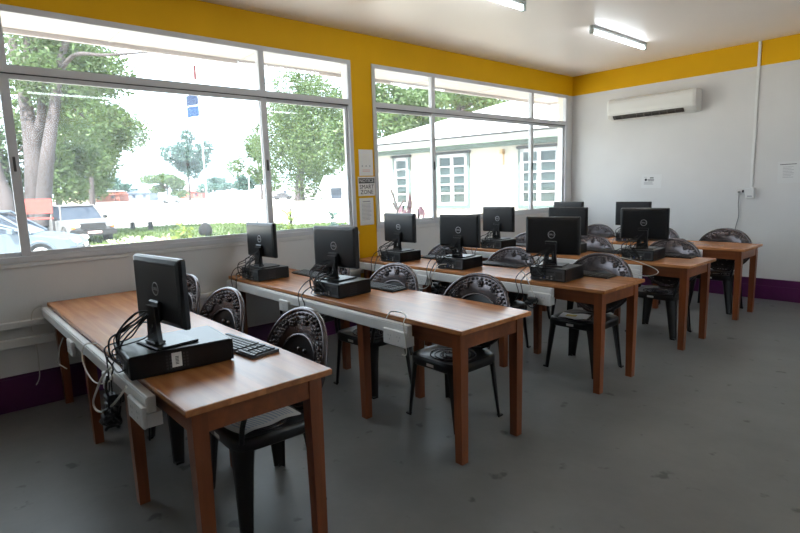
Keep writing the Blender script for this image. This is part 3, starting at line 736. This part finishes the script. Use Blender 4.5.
def leafmat(name, col, var=.35):
    M = mat(name, col, .5, noise=var, nscale=1.2); nt = M.node_tree; b = nt.nodes['Principled BSDF']
    out = nt.nodes['Material Output']; tr = nt.nodes.new('ShaderNodeBsdfTranslucent'); mx = nt.nodes.new('ShaderNodeMixShader'); mx.inputs[0].default_value = .35
    nt.links.new(b.inputs['Base Color'].links[0].from_socket, tr.inputs[0]); nt.links.new(b.outputs[0], mx.inputs[1]); nt.links.new(tr.outputs[0], mx.inputs[2]); nt.links.new(mx.outputs[0], out.inputs[0])
    return M
LG = leafmat('leaves_mid_green', (.075, .125, .04)); LD = leafmat('leaves_dark_green', (.055, .10, .04)); LY = leafmat('leaves_yellow_green', (.22, .30, .05)); LB = leafmat('leaves_blue_green', (.06, .12, .10)); LR = leafmat('leaves_dark_red', (.14, .035, .04))
BARK = mat('grey_bark', (.06, .05, .052), .9, noise=.4, nscale=3, stretch=(1, 1, .2), bump=.6, bscale=12)
def tree(label, base, h, crown, n, size, mt, trunk_r, seed, trunks=None, clusters=16, group='trees outside', name='tree'):
    """crown (cx,cy,cz,rx,ry,rz) relative to the base"""
    t = empty(name, base); q = random.Random(seed)
    cx, cy, cz, rx, ry, rz = crown
    blobs = []
    for i in range(clusters):
        d = Vector((q.gauss(0, 1), q.gauss(0, 1), q.gauss(0, 1))).normalized()*q.uniform(.35, .85)
        s_ = q.uniform(.28, .45); blobs.append(((cx+d.x*rx, cy+d.y*ry, cz+d.z*rz), (rx*s_, ry*s_, rz*s_*.85)))
    leafmesh('foliage', blobs, n, size, mt, seed, t)
    k = MB()
    if trunks is None:
        trunks = [([(0, 0, 0), (.1, .05, h*.25), (cx*.5, cy*.5, cz-rz*.3), (cx, cy, cz+rz*.3)], trunk_r)]
    for pts, r_ in trunks:
        sp = spline(pts, 6); k.tube(sp, [r_*(1-.7*i/(len(sp)-1)) for i in range(len(sp))], BARK, 10)
    for b in blobs[:12]:
        a = Vector((cx*.5, cy*.5, cz-rz*.35)); e = Vector(b[0]); mid = (a+e)/2+Vector((0, 0, rz*.12)); sp = spline([a, mid, e], 5)
        k.tube(sp, [trunk_r*.32*(1-.8*i/(len(sp)-1)) for i in range(len(sp))], BARK, 6)
    k.build('trunk', t); tag(t, label, 'tree', group); return t

# ground
def ground_mat():
    M = mat('sunlit_ground', (.5, .5, .5), .9); nt = M.node_tree; b = nt.nodes['Principled BSDF']
    tc = nt.nodes.new('ShaderNodeTexCoord'); n = nt.nodes.new('ShaderNodeTexNoise'); n.inputs['Scale'].default_value = .35; n.inputs['Detail'].default_value = 8
    nt.links.new(tc.outputs['Object'], n.inputs[0]); r = nt.nodes.new('ShaderNodeValToRGB')
    r.color_ramp.elements[0].position = .35; r.color_ramp.elements[0].color = (.55, .50, .43, 1); r.color_ramp.elements[1].position = .65; r.color_ramp.elements[1].color = (.70, .64, .56, 1)
    nt.links.new(n.outputs[0], r.inputs[0]); nt.links.new(r.outputs[0], b.inputs['Base Color']); return M
GRD = ground_mat()
struct(B1('ground', (-600, -200, -.6), (80, 600, -.3), GRD))
struct(B1('foundation', (-.15, YF-.15, -.3), (XR+.15, YB+.15, -.12), BEIGE))
GRS = leafmat('lawn_grass', (.09, .14, .035), .3)
def lawn(label, cx, cy, rx, ry, rz=0, seed=1, blades=2500):
    t = MB(); n_ = 28; q = random.Random(seed); pts = []
    for i in range(n_):
        a = 2*PI*i/n_; f_ = q.uniform(.85, 1.1); pts.append((rx*f_*math.cos(a), ry*f_*math.sin(a)))
    t.prism(pts, 2, 0, .04, mat('lawn_soil', (.08, .11, .035), .9, noise=.4, nscale=2))
    for _ in range(blades):
        a = q.uniform(0, 2*PI); r_ = math.sqrt(q.random())*.95; x, y = rx*r_*math.cos(a), ry*r_*math.sin(a); h = q.uniform(.05, .14); w = q.uniform(.02, .06); b = q.uniform(0, PI)
        t.add([(x-w*math.cos(b), y-w*math.sin(b), .03), (x+w*math.cos(b), y+w*math.sin(b), .03), (x+q.uniform(-.05, .05), y+q.uniform(-.05, .05), .03+h)], [(0, 1, 2)], GRS)
    o = t.build('lawn', None, (cx, cy, -.3), rz); tag(o, label, 'lawn', kind='stuff'); return o
p = ground(150, 25); lawn('sunny grass strip behind the two parked cars', p.x, p.y, 5.5, 6.5, 0, 1, 5000)
p = ground(320, 24); lawn('grass patch below the large tree seen through the middle window light', p.x, p.y, 4.5, 4, 0, 2, 3000)
p = ground(40, 24); lawn('shaded grass under the big forked tree', p.x, p.y, 6, 4.5, 0, 3, 3000)
p = ground(200, 12); lawn('grass verge close outside the window', p.x-.2, p.y, 2.6, 4, 0, 4, 4000)

# trees
p = ground(33, 21.5)
def rel(u, v, d, b): return tuple(at(u, v, d)-b)
tr = [([(0, 0, 0), rel(37, 200, 21.5, p), rel(33, 150, 21.5, p), rel(25, 100, 21.8, p), rel(12, 40, 22, p)], .5),
      ([rel(14, 245, 21.5, p), rel(8, 205, 21, p), rel(-2, 175, 21, p), rel(-14, 120, 21, p)], .40),
      ([rel(42, 225, 21.3, p), rel(47, 160, 21, p), rel(55, 105, 21, p), rel(62, 55, 21, p), rel(75, 20, 21, p)], .30),
      ([rel(58, 75, 21, p), rel(75, 55, 20.5, p), rel(105, 55, 20, p), rel(150, 52, 20, p)], .10),
      ([rel(34, 150, 21.5, p), rel(42, 110, 21.5, p), rel(38, 60, 22, p)], .25)]
tree('big forked tree with a thick grey trunk, left of the first window', p, 10, (*rel(30, 66, 22, p), 4.2, 3.6, 3.4), 12000, .12, LG, .5, 11, tr, 20)
p = ground(92, 58)
tree('broad full green tree right of the forked trunk', p, 9, (*rel(93, 138, 58, p), 4.4, 5, 6.2), 22000, .22, LG, .35, 12, None, 30)
p = ground(58, 46); tree('green tree filling the gap behind the forked trunk', p, 8, (*rel(56, 150, 46, p), 3.6, 3.6, 4.6), 9000, .22, LG, .3, 22, None, 14)
p = ground(5, 45); tree('dense tree behind the left edge of the first window', p, 8, (*rel(2, 150, 45, p), 5, 5, 6), 6000, .25, LD, .3, 23, None, 14)
p = ground(168, 130); tree('small rounded tree by the far houses', p, 6, (*rel(167, 184, 130, p), 6, 6, 3.4), 5000, .35, LG, .3, 13, None, 12)
p = ground(190, 140); tree('tall airy bluish tree behind the flag poles', p, 12, (*rel(188, 156, 140, p), 7.2, 7.2, 7.6), 6000, .42, LB, .35, 14, None, 14)
p = ground(300, 92); tree('large spreading tree with a short trunk beyond the bright yard', p, 12, (*rel(306, 128, 92, p), 12, 9, 12), 34000, .27, LG, .9, 15, None, 40)
p = ground(262, 115); tree('smaller tree at the left flank of the large spreading tree', p, 9, (*rel(258, 165, 115, p), 5.5, 5.5, 6.5), 5000, .33, LG, .3, 16, None, 12)
p = ground(400, 30); tree('green tree behind the cream building, left side', p, 9, (*rel(398, 105, 30, p), 3.2, 3.2, 2.6), 9000, .14, LG, .3, 17, None, 16)
p = ground(455, 34); tree('green tree rising behind the cream building roof', p, 9, (*rel(462, 104, 34, p), 4.2, 4.2, 2.0), 7000, .16, LG, .3, 18, None, 14)
p = ground(360, 34); tree('green tree hidden partly by the yellow pillar', p, 9, (*rel(362, 130, 34, p), 2.8, 2.8, 3.6), 5000, .16, LG, .3, 19, None, 12)
for j, (u, d, w) in enumerate(((115, 170, 9), (215, 175, 9), (240, 165, 7))):
    p = ground(u, d); tree(['low pale tree left of the blue-roofed house', 'low bush-like tree left of the far white post', 'low round tree between the two thin poles'][j], p, 4, (0, 0, 4.6, w, w, 3.2), 2500, .45, LB, .2, 30+j, None, 9)

# shrubs close to the window
def shrub(label, base, r_, h, n, size, mt, seed, name='shrub'):
    t = empty(name, base); leafmesh('foliage', [((0, 0, h*.6), (r_, r_, h*.4)), ((r_*.4, -.1, h*.45), (r_*.7, r_*.7, h*.35))], n, size, mt, seed, t)
    k = MB(); q = random.Random(seed)
    for _ in range(6): a = q.uniform(0, 6.3); k.tube([(0, 0, 0), (.3*r_*math.cos(a), .3*r_*math.sin(a), h*.4), (.7*r_*math.cos(a), .7*r_*math.sin(a), h*.8)], [.02, .014, .006], BARK, 6)
    k.build('stem', t); tag(t, label, 'shrub', 'shrubs outside'); return t
def spiky(label, base, h, n, L, mt, seed, name='spiky_plant', w=.03):
    t = empty(name, base); k = MB(); q = random.Random(seed)
    for i in range(n):
        a = q.uniform(0, 2*PI); z0 = h*q.uniform(.35, .95); l = L*q.uniform(.7, 1.1); up = q.uniform(.1, 1.0); ww = w*q.uniform(.7, 1.2)
        p0 = Vector((0, 0, z0)); d = Vector((math.cos(a), math.sin(a), 0)); sd = Vector((-d.y, d.x, 0)); vs = []
        for s_ in range(5):
            f_ = s_/4; c = p0+d*(l*f_)+Vector((0, 0, l*(up*f_-.7*f_*f_))); g = ww*math.sin(PI*(.12+.86*f_)); vs += [c-sd*g, c+sd*g]
        k.add(vs, [(j*2, j*2+1, j*2+3, j*2+2) for j in range(4)], mt, True)
    k.build('leaves', t); k = MB(); k.tube([(0, 0, 0), (.01, 0, h*.5), (0, 0, h)], [.03, .025, .015], BARK, 7); k.build('stem', t)
    tag(t, label, 'plant', 'plants outside'); return t
def gp(u, v, d):
    q = at(u, v, d); return Vector((q.x, q.y, -.3)), q.z+.3
p, h = gp(181, 219, 9); shrub('bright yellow-green shrub low in the first window', p, .24, h, 500, .07, LY, 41)
p, h = gp(163, 232, 9.5); shrub('low shrub with reddish leaves left of the yellow-green shrub', p, .24, h, 250, .05, leafmat('leaves_pinkish', (.4, .28, .2)), 42)
p, h = gp(290, 208, 7.5); spiky('bright yellow-green spiky plant between the window mullion and the monitor', p, h, 60, .42, LY, 43)
p, h = gp(257, 220, 8.5); spiky('small green spiky plant left of the window mullion', p, h, 30, .3, LY, 44)
p, h = gp(335, 212, 8.5); shrub('dark blue-green shrub at the right end of the first window', p, .22, h, 250, .08, LB, 45)
p, h = gp(128, 236, 14); shrub('low pale flowering bush beside the parked four-wheel drive', p, .7, h, 900, .06, leafmat('leaves_pale', (.45, .5, .3)), 46)
p, h = gp(150, 236, 15); shrub('second low pale bush near the dark posts', p, .7, h, 700, .06, MT['leaves_pale'], 47)
t = empty('bare_plant', gp(398, 200, 7)[0]); k = MB(); b = gp(398, 200, 7)[0]
for pts in ([(398, 225), (397, 208), (391, 190)], [(398, 222), (397, 212), (404, 200)], [(397, 210), (393, 203)]):
    k.tube(spline([tuple(at(u, v, 7)-b) for u, v in pts], 4), .012, mat('twig_grey', (.25, .2, .2), .8), 6)
k.tube([(0, 0, 0), tuple(at(398, 225, 7)-b)], .014, MT['twig_grey'], 6); k.build('stem', t)
tag(t, 'bare forked twig standing just outside the second window', 'plant')
for j, (u, v, hh, lb) in enumerate(((409, 190, .5, 'dark red upright croton leaves outside the second window'), (403, 201, .2, 'small reddish plant left of the tall croton'), (418, 203, .25, 'pinkish plant right of the tall croton'))):
    p, h = gp(u, v, 7.2); t = empty('croton_plant', p); k = MB(); q = random.Random(60+j)
    for _ in range(7 if j else 4):
        a = q.uniform(0, 6.3); x, y = (.02 if j == 0 else .07)*math.cos(a), (.02 if j == 0 else .07)*math.sin(a); z1 = h*q.uniform(.9, 1) if j == 0 else h-q.uniform(0, .15); w_ = .045
        k.add([(x, y, z1-hh*.55), (x-w_, y+.01, z1-hh*.28), (x, y, z1), (x+w_, y-.01, z1-hh*.28)], [(0, 1, 2, 3)], LR if j == 0 else leafmat('leaves_pink', (.45, .25, .3)))
    k.build('leaves', t); k = MB(); k.tube([(0, 0, 0), (0, 0, h-hh*.3)], .012, BARK, 6); k.build('stem', t); tag(t, lb, 'plant')
for j, (u, v) in enumerate(((448, 211), (430, 216))):
    p, h = gp(u, v, 7.5); spiky(['green spiky leaves below the cream building window', 'thin green spiky leaves just behind the second mullion'][j], p, h-.05, 26, .25, LY, 70+j)

# dark posts, boulder
for j, u in enumerate((130, 148)):
    p = ground(u, 27); k = MB(); k.cyl((0, 0, 0), (0, 0, .42), .13, METD, 14, .12); k.ball((0, 0, .42), (.12, .12, .05), METD, 12, 6)
    tag(k.build('bollard', None, p), ['short dark post on the grass, left one', 'short dark post on the grass, right one'][j], 'bollard', 'dark posts on the grass')
p = ground(203, 22); k = MB(); q = random.Random(9)
def rock(u, v):
    a = 2*PI*u; b = PI*v; r_ = .42*(1+.08*math.sin(3*a)*math.sin(b)+.06*math.sin(5*a+2*b)); return (.62*r_*math.sin(b)*math.cos(a), .62*r_*math.sin(b)*math.sin(a), .24+.36*math.cos(b)*(1 if math.cos(b) > 0 else .66))
k.grid(rock, 20, 12, mat('dark_rock', (.008, .008, .01), .9, noise=.4), closed_u=True); tag(k.build('boulder', None, p), 'dark rounded boulder on the far edge of the grass', 'boulder')
# flag poles
p = ground(207, 30); t = empty('flag_pole', p); hz = at(205, 62, 30).z+.3
k = MB(); k.cyl((0, 0, 0), (0, 0, hz), .05, mat('pale_pole_paint', (.6, .72, .7), .4), 10, .03); k.build('pole', t)
for nm, v0, v1, cols in (('flag', 68, 82, ('red', (.12, .012, .02))), ('flag', 96, 106, ('blue', (.012, .03, .08))), ('flag', 107, 117, ('bright_blue', (.01, .045, .13)))):
    z1 = at(205, v0, 30).z+.3; z0 = at(205, v1, 30).z+.3; k = MB()
    fm = mat('flag_'+cols[0], cols[1], .8)
    dv = -RV*(.7 if cols[0] != 'red' else .18)
    def fl(u, v): 
        q = Vector((0, 0, z0+(z1-z0)*v-(.15*u)))+dv*u+F*.06*math.sin(u*7); return q
    k.grid(fl, 10, 4, fm); k.build(nm, t)
tag(t, 'tall thin pole with a red and blue flag hanging on it', 'flag pole')
p = ground(250, 30); k = MB(); k.cyl((0, 0, 0), (0, 0, 2.6), .03, MT['pale_pole_paint'], 8); k.box((-.3, -.02, 1.5), (.0, .02, 1.54), MT['pale_pole_paint']); tag(k.build('thin_post', None, p), 'short thin pale post to the right of the flag pole', 'post')

# cars
def car(name, label, loc, rz, L, W, spec, body, parts):
    """profile points (x along the car, z) ; front towards +x"""
    t = empty(name, loc, rz); hw = W/2
    lower, cab = spec['lower'], spec['cabin']
    k = MB(); n_ = len(lower)
    # lofted across the width so the flanks are rounded
    secs = [(-1, .90, .10), (-.93, .97, .03), (-.6, 1.0, 0), (.6, 1.0, 0), (.93, .97, .03), (1, .90, .10)]
    cxm = sum(p_[0] for p_ in lower)/n_
    vs = []
    for s_, sc, dz in secs:
        for x, z in lower: vs.append((x*sc, hw*s_, (z-.55)*(1-dz)+.55))
    fs = []
    for i in range(len(secs)-1):
        for j in range(n_): fs.append((i*n_+j, i*n_+(j+1) % n_, (i+1)*n_+(j+1) % n_, (i+1)*n_+j))
    fs += [tuple(range(n_-1, -1, -1)), tuple((len(secs)-1)*n_+j for j in range(n_))]
    k.add(vs, fs, body, False); k.build('body', t)
    k = MB(); n_ = len(cab); top = max(z for x, z in cab); bot = min(z for x, z in cab)
    vs = []
    for s_ in (-1, 1):
        for x, z in cab: vs.append((x, s_*(hw*.93-(z-bot)/(top-bot)*hw*.2), z))
    k.add(vs, [tuple(range(n_-1, -1, -1)), tuple(range(n_, 2*n_))]+[(i, (i+1) % n_, (i+1) % n_+n_, i+n_) for i in range(n_)], GLD); k.build('windows', t)
    # roof and pillars
    k = MB(); hi = [p_ for p_ in cab if p_[1] > top-.12]; xs = sorted(p_[0] for p_ in hi)
    k.box((xs[0]-.04, -hw*.76, top-.06), (xs[-1]+.04, hw*.76, top+.02), body, .03)
    for sy in (-1, 1):
        lows = sorted([p_ for p_ in cab if p_[1] < bot+.05]); 
        for x0, x1 in ((lows[0][0], xs[0]), (lows[-1][0], xs[-1]), ((lows[0][0]+lows[-1][0])/2, (xs[0]+xs[-1])/2)):
            k.tube([(x0, sy*hw*.94, bot), (x1, sy*hw*.75, top)], .035, body, 6)
    k.build('roof', t)
    for x in spec['wheels']:
        for sy in (-1, 1):
            R_ = spec['wr']; w = MB(); y = sy*(hw-.1)
            w.cyl((x, y-.1*sy, R_), (x, y+.1*sy, R_), R_, mat('tyre_rubber', (.02, .02, .02), .8), 24); wo = w.build('wheel', t)
            w = MB(); w.cyl((x, y+.095*sy, R_), (x, y+.106*sy, R_), R_*.66, mat('alloy_rim', (.6, .6, .62), .3, metal=.6), 20)
            for a in range(5): 
                an = a*2*PI/5; w.box((x+.12*math.cos(an)-.03, y+.1*sy, R_+.12*math.sin(an)-.03), (x+.12*math.cos(an)+.03, y+.109*sy, R_+.12*math.sin(an)+.03), METD)
            w.build('hub_cap', wo)
            w = MB(); w.tube([(x+(R_+.05)*math.cos(a), sy*(hw-.008), R_+(R_+.05)*math.sin(a)) for a in [PI*q/12 for q in range(13)]], .03, spec.get('arch', body), 6); w.build('wheel_arch', t)
    fx = max(p_[0] for p_ in lower)
    for sy in (-1, 1):
        k = MB(); k.ball((fx*spec['hlx'], sy*hw*.72, spec['hlz']), (.16, .17, .09), mat('headlight_lens', (.8, .82, .85), .15), 12, 8); k.build('headlight', t)
        k = MB(); k.box((spec['mx']-.08, sy*(hw+.02), bot), (spec['mx']+.06, sy*(hw+.2), bot+.15), body if not spec.get('dark') else METD, .03); k.build('side_mirror', t)
        k = MB(); k.box((-.45, sy*(hw+.001), .30), (-.44, sy*(hw-.02), bot), METD); k.box((.55, sy*(hw+.001), .30), (.56, sy*(hw-.02), bot), METD); k.box((-.3, sy*(hw+.02), bot-.14), (-.12, sy*(hw-.02), bot-.10), body); k.build('door_handle', t)
    for nm, a, b, mt in parts:
        k = MB(); k.box(a, b, mt, .01); k.build(nm, t)
    tag(t, label, 'car', 'parked cars outside'); return t
SILV = mat('silver_blue_car_paint', (.085, .115, .15), .4); WHC = mat('white_car_paint', (.16, .16, .165), .45)
wheel = at(42, 252, 14.2); axis = (at(75, 238, 14.6)-at(0, 238, 14.0)); axis.z = 0; axis.normalize(); ang = math.atan2(axis.y, axis.x)
nrm = Vector((-axis.y, axis.x, 0))
if nrm.dot(CAM-wheel) < 0: nrm = -nrm
ctr = Vector((wheel.x, wheel.y, -.3))-nrm*.75-axis*1.32
low = [(2.15, .28), (2.22, .5), (2.1, .68), (1.6, .80), (.95, .90), (-1.6, .95), (-2.1, .92), (-2.2, .55), (-2.1, .28)]
car('silver_car', 'silver-blue hatchback with dark glass parked nearest the window', ctr, ang, 4.4, 1.72,
    dict(lower=low, cabin=[(1.15, .88), (.35, 1.38), (-.2, 1.46), (-1.1, 1.42), (-1.95, .93)], wheels=(1.32, -1.32), wr=.31, hlx=.93, hlz=.62, mx=.75), SILV,
    [('front_bumper', (2.1, -.6, .3), (2.24, .6, .42), METD), ('number_plate', (2.235, -.25, .42), (2.25, .25, .52), PAP)])
p = ground(90, 20); fd = (CAM-p); fd.z = 0; ang = math.atan2(fd.y, fd.x)+.30
low = [(2.2, .40), (2.3, .55), (2.28, .98), (1.1, 1.10), (-2.2, 1.12), (-2.3, .6), (-2.2, .40)]
c2 = p-Vector((math.cos(ang), math.sin(ang), 0))*1.9
car('four_wheel_drive', 'white four-wheel drive with dark grille parked facing the building', c2, ang, 4.6, 1.85,
    dict(lower=low, cabin=[(.95, 1.08), (.35, 1.65), (-.1, 1.72), (-2.0, 1.70), (-2.2, 1.10)], wheels=(1.45, -1.4), wr=.38, hlx=.985, hlz=.86, mx=.7, arch=METD, dark=1), WHC,
    [('grille', (2.28, -.5, .72), (2.34, .5, .95), METD), ('front_bumper', (2.2, -.92, .42), (2.42, .92, .66), METD), ('number_plate', (2.42, -.28, .50), (2.44, .28, .62), mat('plate_pink', (.6, .4, .4), .5)),
     ('bull_bar', (2.42, -.45, .66), (2.46, .45, .70), METD), ('indicator_lamp', (2.25, -.9, .72), (2.31, -.72, .80), mat('amber_lens', (.7, .2, .05), .3)), ('indicator_lamp', (2.25, .72, .72), (2.31, .9, .80), MT['amber_lens'])])

bpy.data.objects['four_wheel_drive'].scale = (.85, .85, .85)
# red sign by the trunk
a_, b_ = at(26, 214, 18.5), at(51, 198.5, 18.5); t = empty('roadside_sign', (a_.x, a_.y, -.3)); k = MB()
w = (Vector((b_.x, b_.y, 0))-Vector((a_.x, a_.y, 0))); wl = w.length; rz = math.atan2(w.y, w.x); t.rotation_euler.z = rz
z0, z1 = a_.z+.3, b_.z+.3
k.box((0, -.02, z0), (wl, .02, z1), mat('red_sign_paint', (.35, .05, .04), .5)); k.build('sign_board', t)
k = MB(); k.box((0, -.02, z0-.2), (wl, .02, z0-.14), MT['red_sign_paint']); k.build('lower_rail', t)
for x in (.03, wl-.03): k = MB(); k.box((x-.03, .02, 0), (x+.03, .06, z1), METD); k.build('post', t)
tag(t, 'red sign board on posts in front of the thick tree trunk', 'sign')

# far houses
def house(label, u0, u1, d, wallc, roofc, h, rh, name='house', depth=6):
    a = ground(u0, d); b = ground(u1, d); w = b-a; L_ = w.length; t = empty(name, a, math.atan2(w.y, w.x))
    n = mat('wall_'+wallc[0], wallc[1], .8); rm = mat('roof_'+roofc[0], roofc[1], .6)
    k = MB(); k.box((0, 0, 0), (L_, depth, h), n); k.build('wall', t)
    k = MB(); k.add([(-.4, -.5, h), (L_+.4, -.5, h), (L_+.4, depth+.5, h), (-.4, depth+.5, h), (-.4, depth/2, h+rh), (L_+.4, depth/2, h+rh)], [(0, 1, 5, 4), (2, 3, 4, 5), (0, 4, 3), (1, 2, 5), (0, 3, 2, 1)], rm); k.build('roof', t)
    nw = max(2, min(6, int(L_/4)))
    for i in range(nw):
        x = L_*(i+.5)/nw; B1('window', (x-.45, -.03, 1.0), (x+.45, 0, 1.9), GLD, t)
    tag(t, label, 'house', 'far houses'); return t
house('far house with a dark blue-grey roof behind the white yard', 129, 150, 165, ('grey_blue', (.12, .15, .2)), ('slate', (.07, .09, .13)), 2.4, 1.0)
house('far red building near the flag pole', 178, 203, 185, ('red', (.3, .07, .06)), ('pinkish', (.3, .14, .13)), 2.4, .7)
house('far house with red roof left of the broad tree', 60, 84, 150, ('cream_far', (.4, .32, .28)), ('red', (.25, .06, .04)), 2.6, 1.3)
house('small far house with a red wall below the broad tree', 92, 120, 170, ('brick', (.28, .12, .1)), ('rust', (.4, .12, .08)), 2.2, 1.0)
house('long low pale building behind the large spreading tree', 262, 340, 160, ('pale', (.6, .62, .66)), ('grey', (.45, .47, .5)), 2.4, .8)
house('white building with sloping roof right of the large tree trunk', 325, 372, 45, ('white_far', (.8, .8, .78)), ('white_sheet', (.8, .8, .82)), 1.9, 1.1)
for j, (u, lb) in enumerate(((172, 'tiny blue-grey vehicle parked far off beside the small rounded tree'), (283, 'tiny dark vehicle parked far off left of the large trunk'))):
    p = ground(u, 110); k = MB(); pm = mat('far_car_paint_%s' % ('a' if j == 0 else 'b'), (.2, .3, .36) if j == 0 else (.06, .06, .07), .3)
    k.prism([(-2, .3), (-2, .8), (-1.2, .9), (-.8, 1.4), (.7, 1.4), (1.1, .9), (2, .75), (2, .3)], 1, -.8, .8, pm)
    for x in (-1.2, 1.2): k.cyl((x, -.85, .32), (x, .85, .32), .32, INK, 14)
    o = k.build('far_car', None, p, math.atan2(RV.y, RV.x)); tag(o, lb, 'car', 'vehicles parked far off')

# neighbour building
P0 = Vector((-2.27, 10.1, -.3)); ux, uy = -.98752, -.15749; rz = math.atan2(uy, ux)
# local x runs away along the wall (photo left), local y to the viewer side
t = empty('cream_building', P0, rz)
CRM = mat('cream_render', (.40, .375, .325), .8, noise=.05)
k = MB(); X0, X1, D_ = -4.0, 4.95, 7.0; hb = 2.75   # heights relative to -.3
sgn = 1  # viewer side
# viewer side is local +y ?  rotate local +y
ly = Vector((-math.sin(rz), math.cos(rz), 0)); front = 1 if ly.dot(CAM-P0) > 0 else -1
k.box((X0, 0, 0), (X1, -front*D_, hb), CRM); k.build('wall', t)
k = MB(); k.box((X0-.4, 0, hb-.13), (X1, front*.03, hb-.02), GREEN_M); k.build('frieze', t)
k = MB(); k.box((X0-.4, front*.32, hb-.02), (X1+.35, front*.36, hb+.13), mat('neighbour_fascia', (.5, .5, .5), .6)); k.build('fascia', t)
k = MB(); k.box((X0-.4, 0, hb-.02), (X1+.35, front*.32, hb), mat('neighbour_soffit', (.45, .55, .5), .7)); k.build('soffit', t)
k = MB(); k.box((X0-.4, front*.36, hb+.11), (X1+.35, front*.40, hb+.145), METD); k.build('drip_edge', t)
k = MB(); e0, e1 = X0-.4, X1+.35; fy, by = front*.40, -front*(D_+.4); zr = hb+.14; zr2 = hb+1.4; mid = -front*D_/2
k.add([(e0, fy, zr), (e1, fy, zr), (e1, by, zr), (e0, by, zr), (e0+.1, mid, zr2), (e1-2.7, mid, zr2)], [(0, 1, 5, 4), (2, 3, 4, 5), (1, 2, 5), (0, 4, 3), (3, 2, 1, 0)], mat('white_roof_sheet', (.82, .82, .84), .5, noise=.03)); k.build('roof', t)
GCUR = mat('green_curtain', (.014, .032, .03), .8, noise=.4, nscale=5, stretch=(6, 1, .3)); WF = mat('white_casement_paint', (.42, .42, .43), .5)
for x0, x1, cols in ((-.42, .46, 2), (1.84, 2.70, 2), (3.62, 4.08, 1)):
    z0, z1 = 1.30, 2.53; f = MB(); o_ = front
    f.box((x0-.06, 0, z0-.07), (x1+.06, o_*.03, z0), GREEN_M); f.box((x0-.09, 0, z1), (x1+.09, o_*.07, z1+.06), METD)
    f.box((x0-.06, 0, z0), (x0, o_*.03, z1), GREEN_M); f.box((x1, 0, z0), (x1+.06, o_*.03, z1), GREEN_M)
    f.box((x0, 0, z0), (x0+.07, o_*.04, z1), WF); f.box((x1-.07, 0, z0), (x1, o_*.04, z1), WF); f.box((x0, 0, z0), (x1, o_*.04, z0+.08), WF); f.box((x0, 0, z1-.08), (x1, o_*.04, z1), WF)
    if cols == 2: xm = (x0+x1)/2; f.box((xm-.045, 0, z0), (xm+.045, o_*.042, z1), WF)
    for i in range(1, 5): z = z0+.08+(z1-z0-.16)*i/5; f.box((x0, 0, z-.018), (x1, o_*.035, z+.018), WF)
    fo = f.build('window', t)
    c = MB(); c.box((x0+.02, 0, z0+.02), (x1-.02, o_*.006, z1-.02), GCUR); c.build('curtain', fo)
    g = MB(); g.box((x0+.06, o_*.018, z0+.06), (x1-.06, o_*.022, z1-.06), GLASS); g.build('pane', fo)
k = MB(); k.box((.86, 0, 2.45), (.92, front*.12, 2.55), mat('stain_rust', (.4, .25, .12), .8)); k.box((.875, 0, 2.2), (.905, front*.012, 2.45), MT['stain_rust']); k.build('outlet_pipe', t)
tag(t, 'cream building with white sheet roof and green-trimmed casement windows', 'building')

# ------------------------------------------------------------------ light
w = bpy.data.worlds.new('sky'); S.world = w; w.use_nodes = True; nt = w.node_tree; bg = nt.nodes['Background']
bg.inputs[0].default_value = (.74, .87, 1.0, 1); bg.inputs[1].default_value = 5
sd = bpy.data.lights.new('sun', 'SUN'); sd.energy = 18; sd.angle = .01; sd.color = (1, .96, .88); so = bpy.data.objects.new('sun', sd); C.objects.link(so)
v = Vector((-.42, .50, -.85)); so.rotation_euler = v.to_track_quat('-Z', 'Y').to_euler()
vs_ = S.view_settings; vs_.view_transform = 'Standard'; vs_.look = 'None'; vs_.gamma = 1; vs_.exposure = 0.15; vs_.use_curve_mapping = False
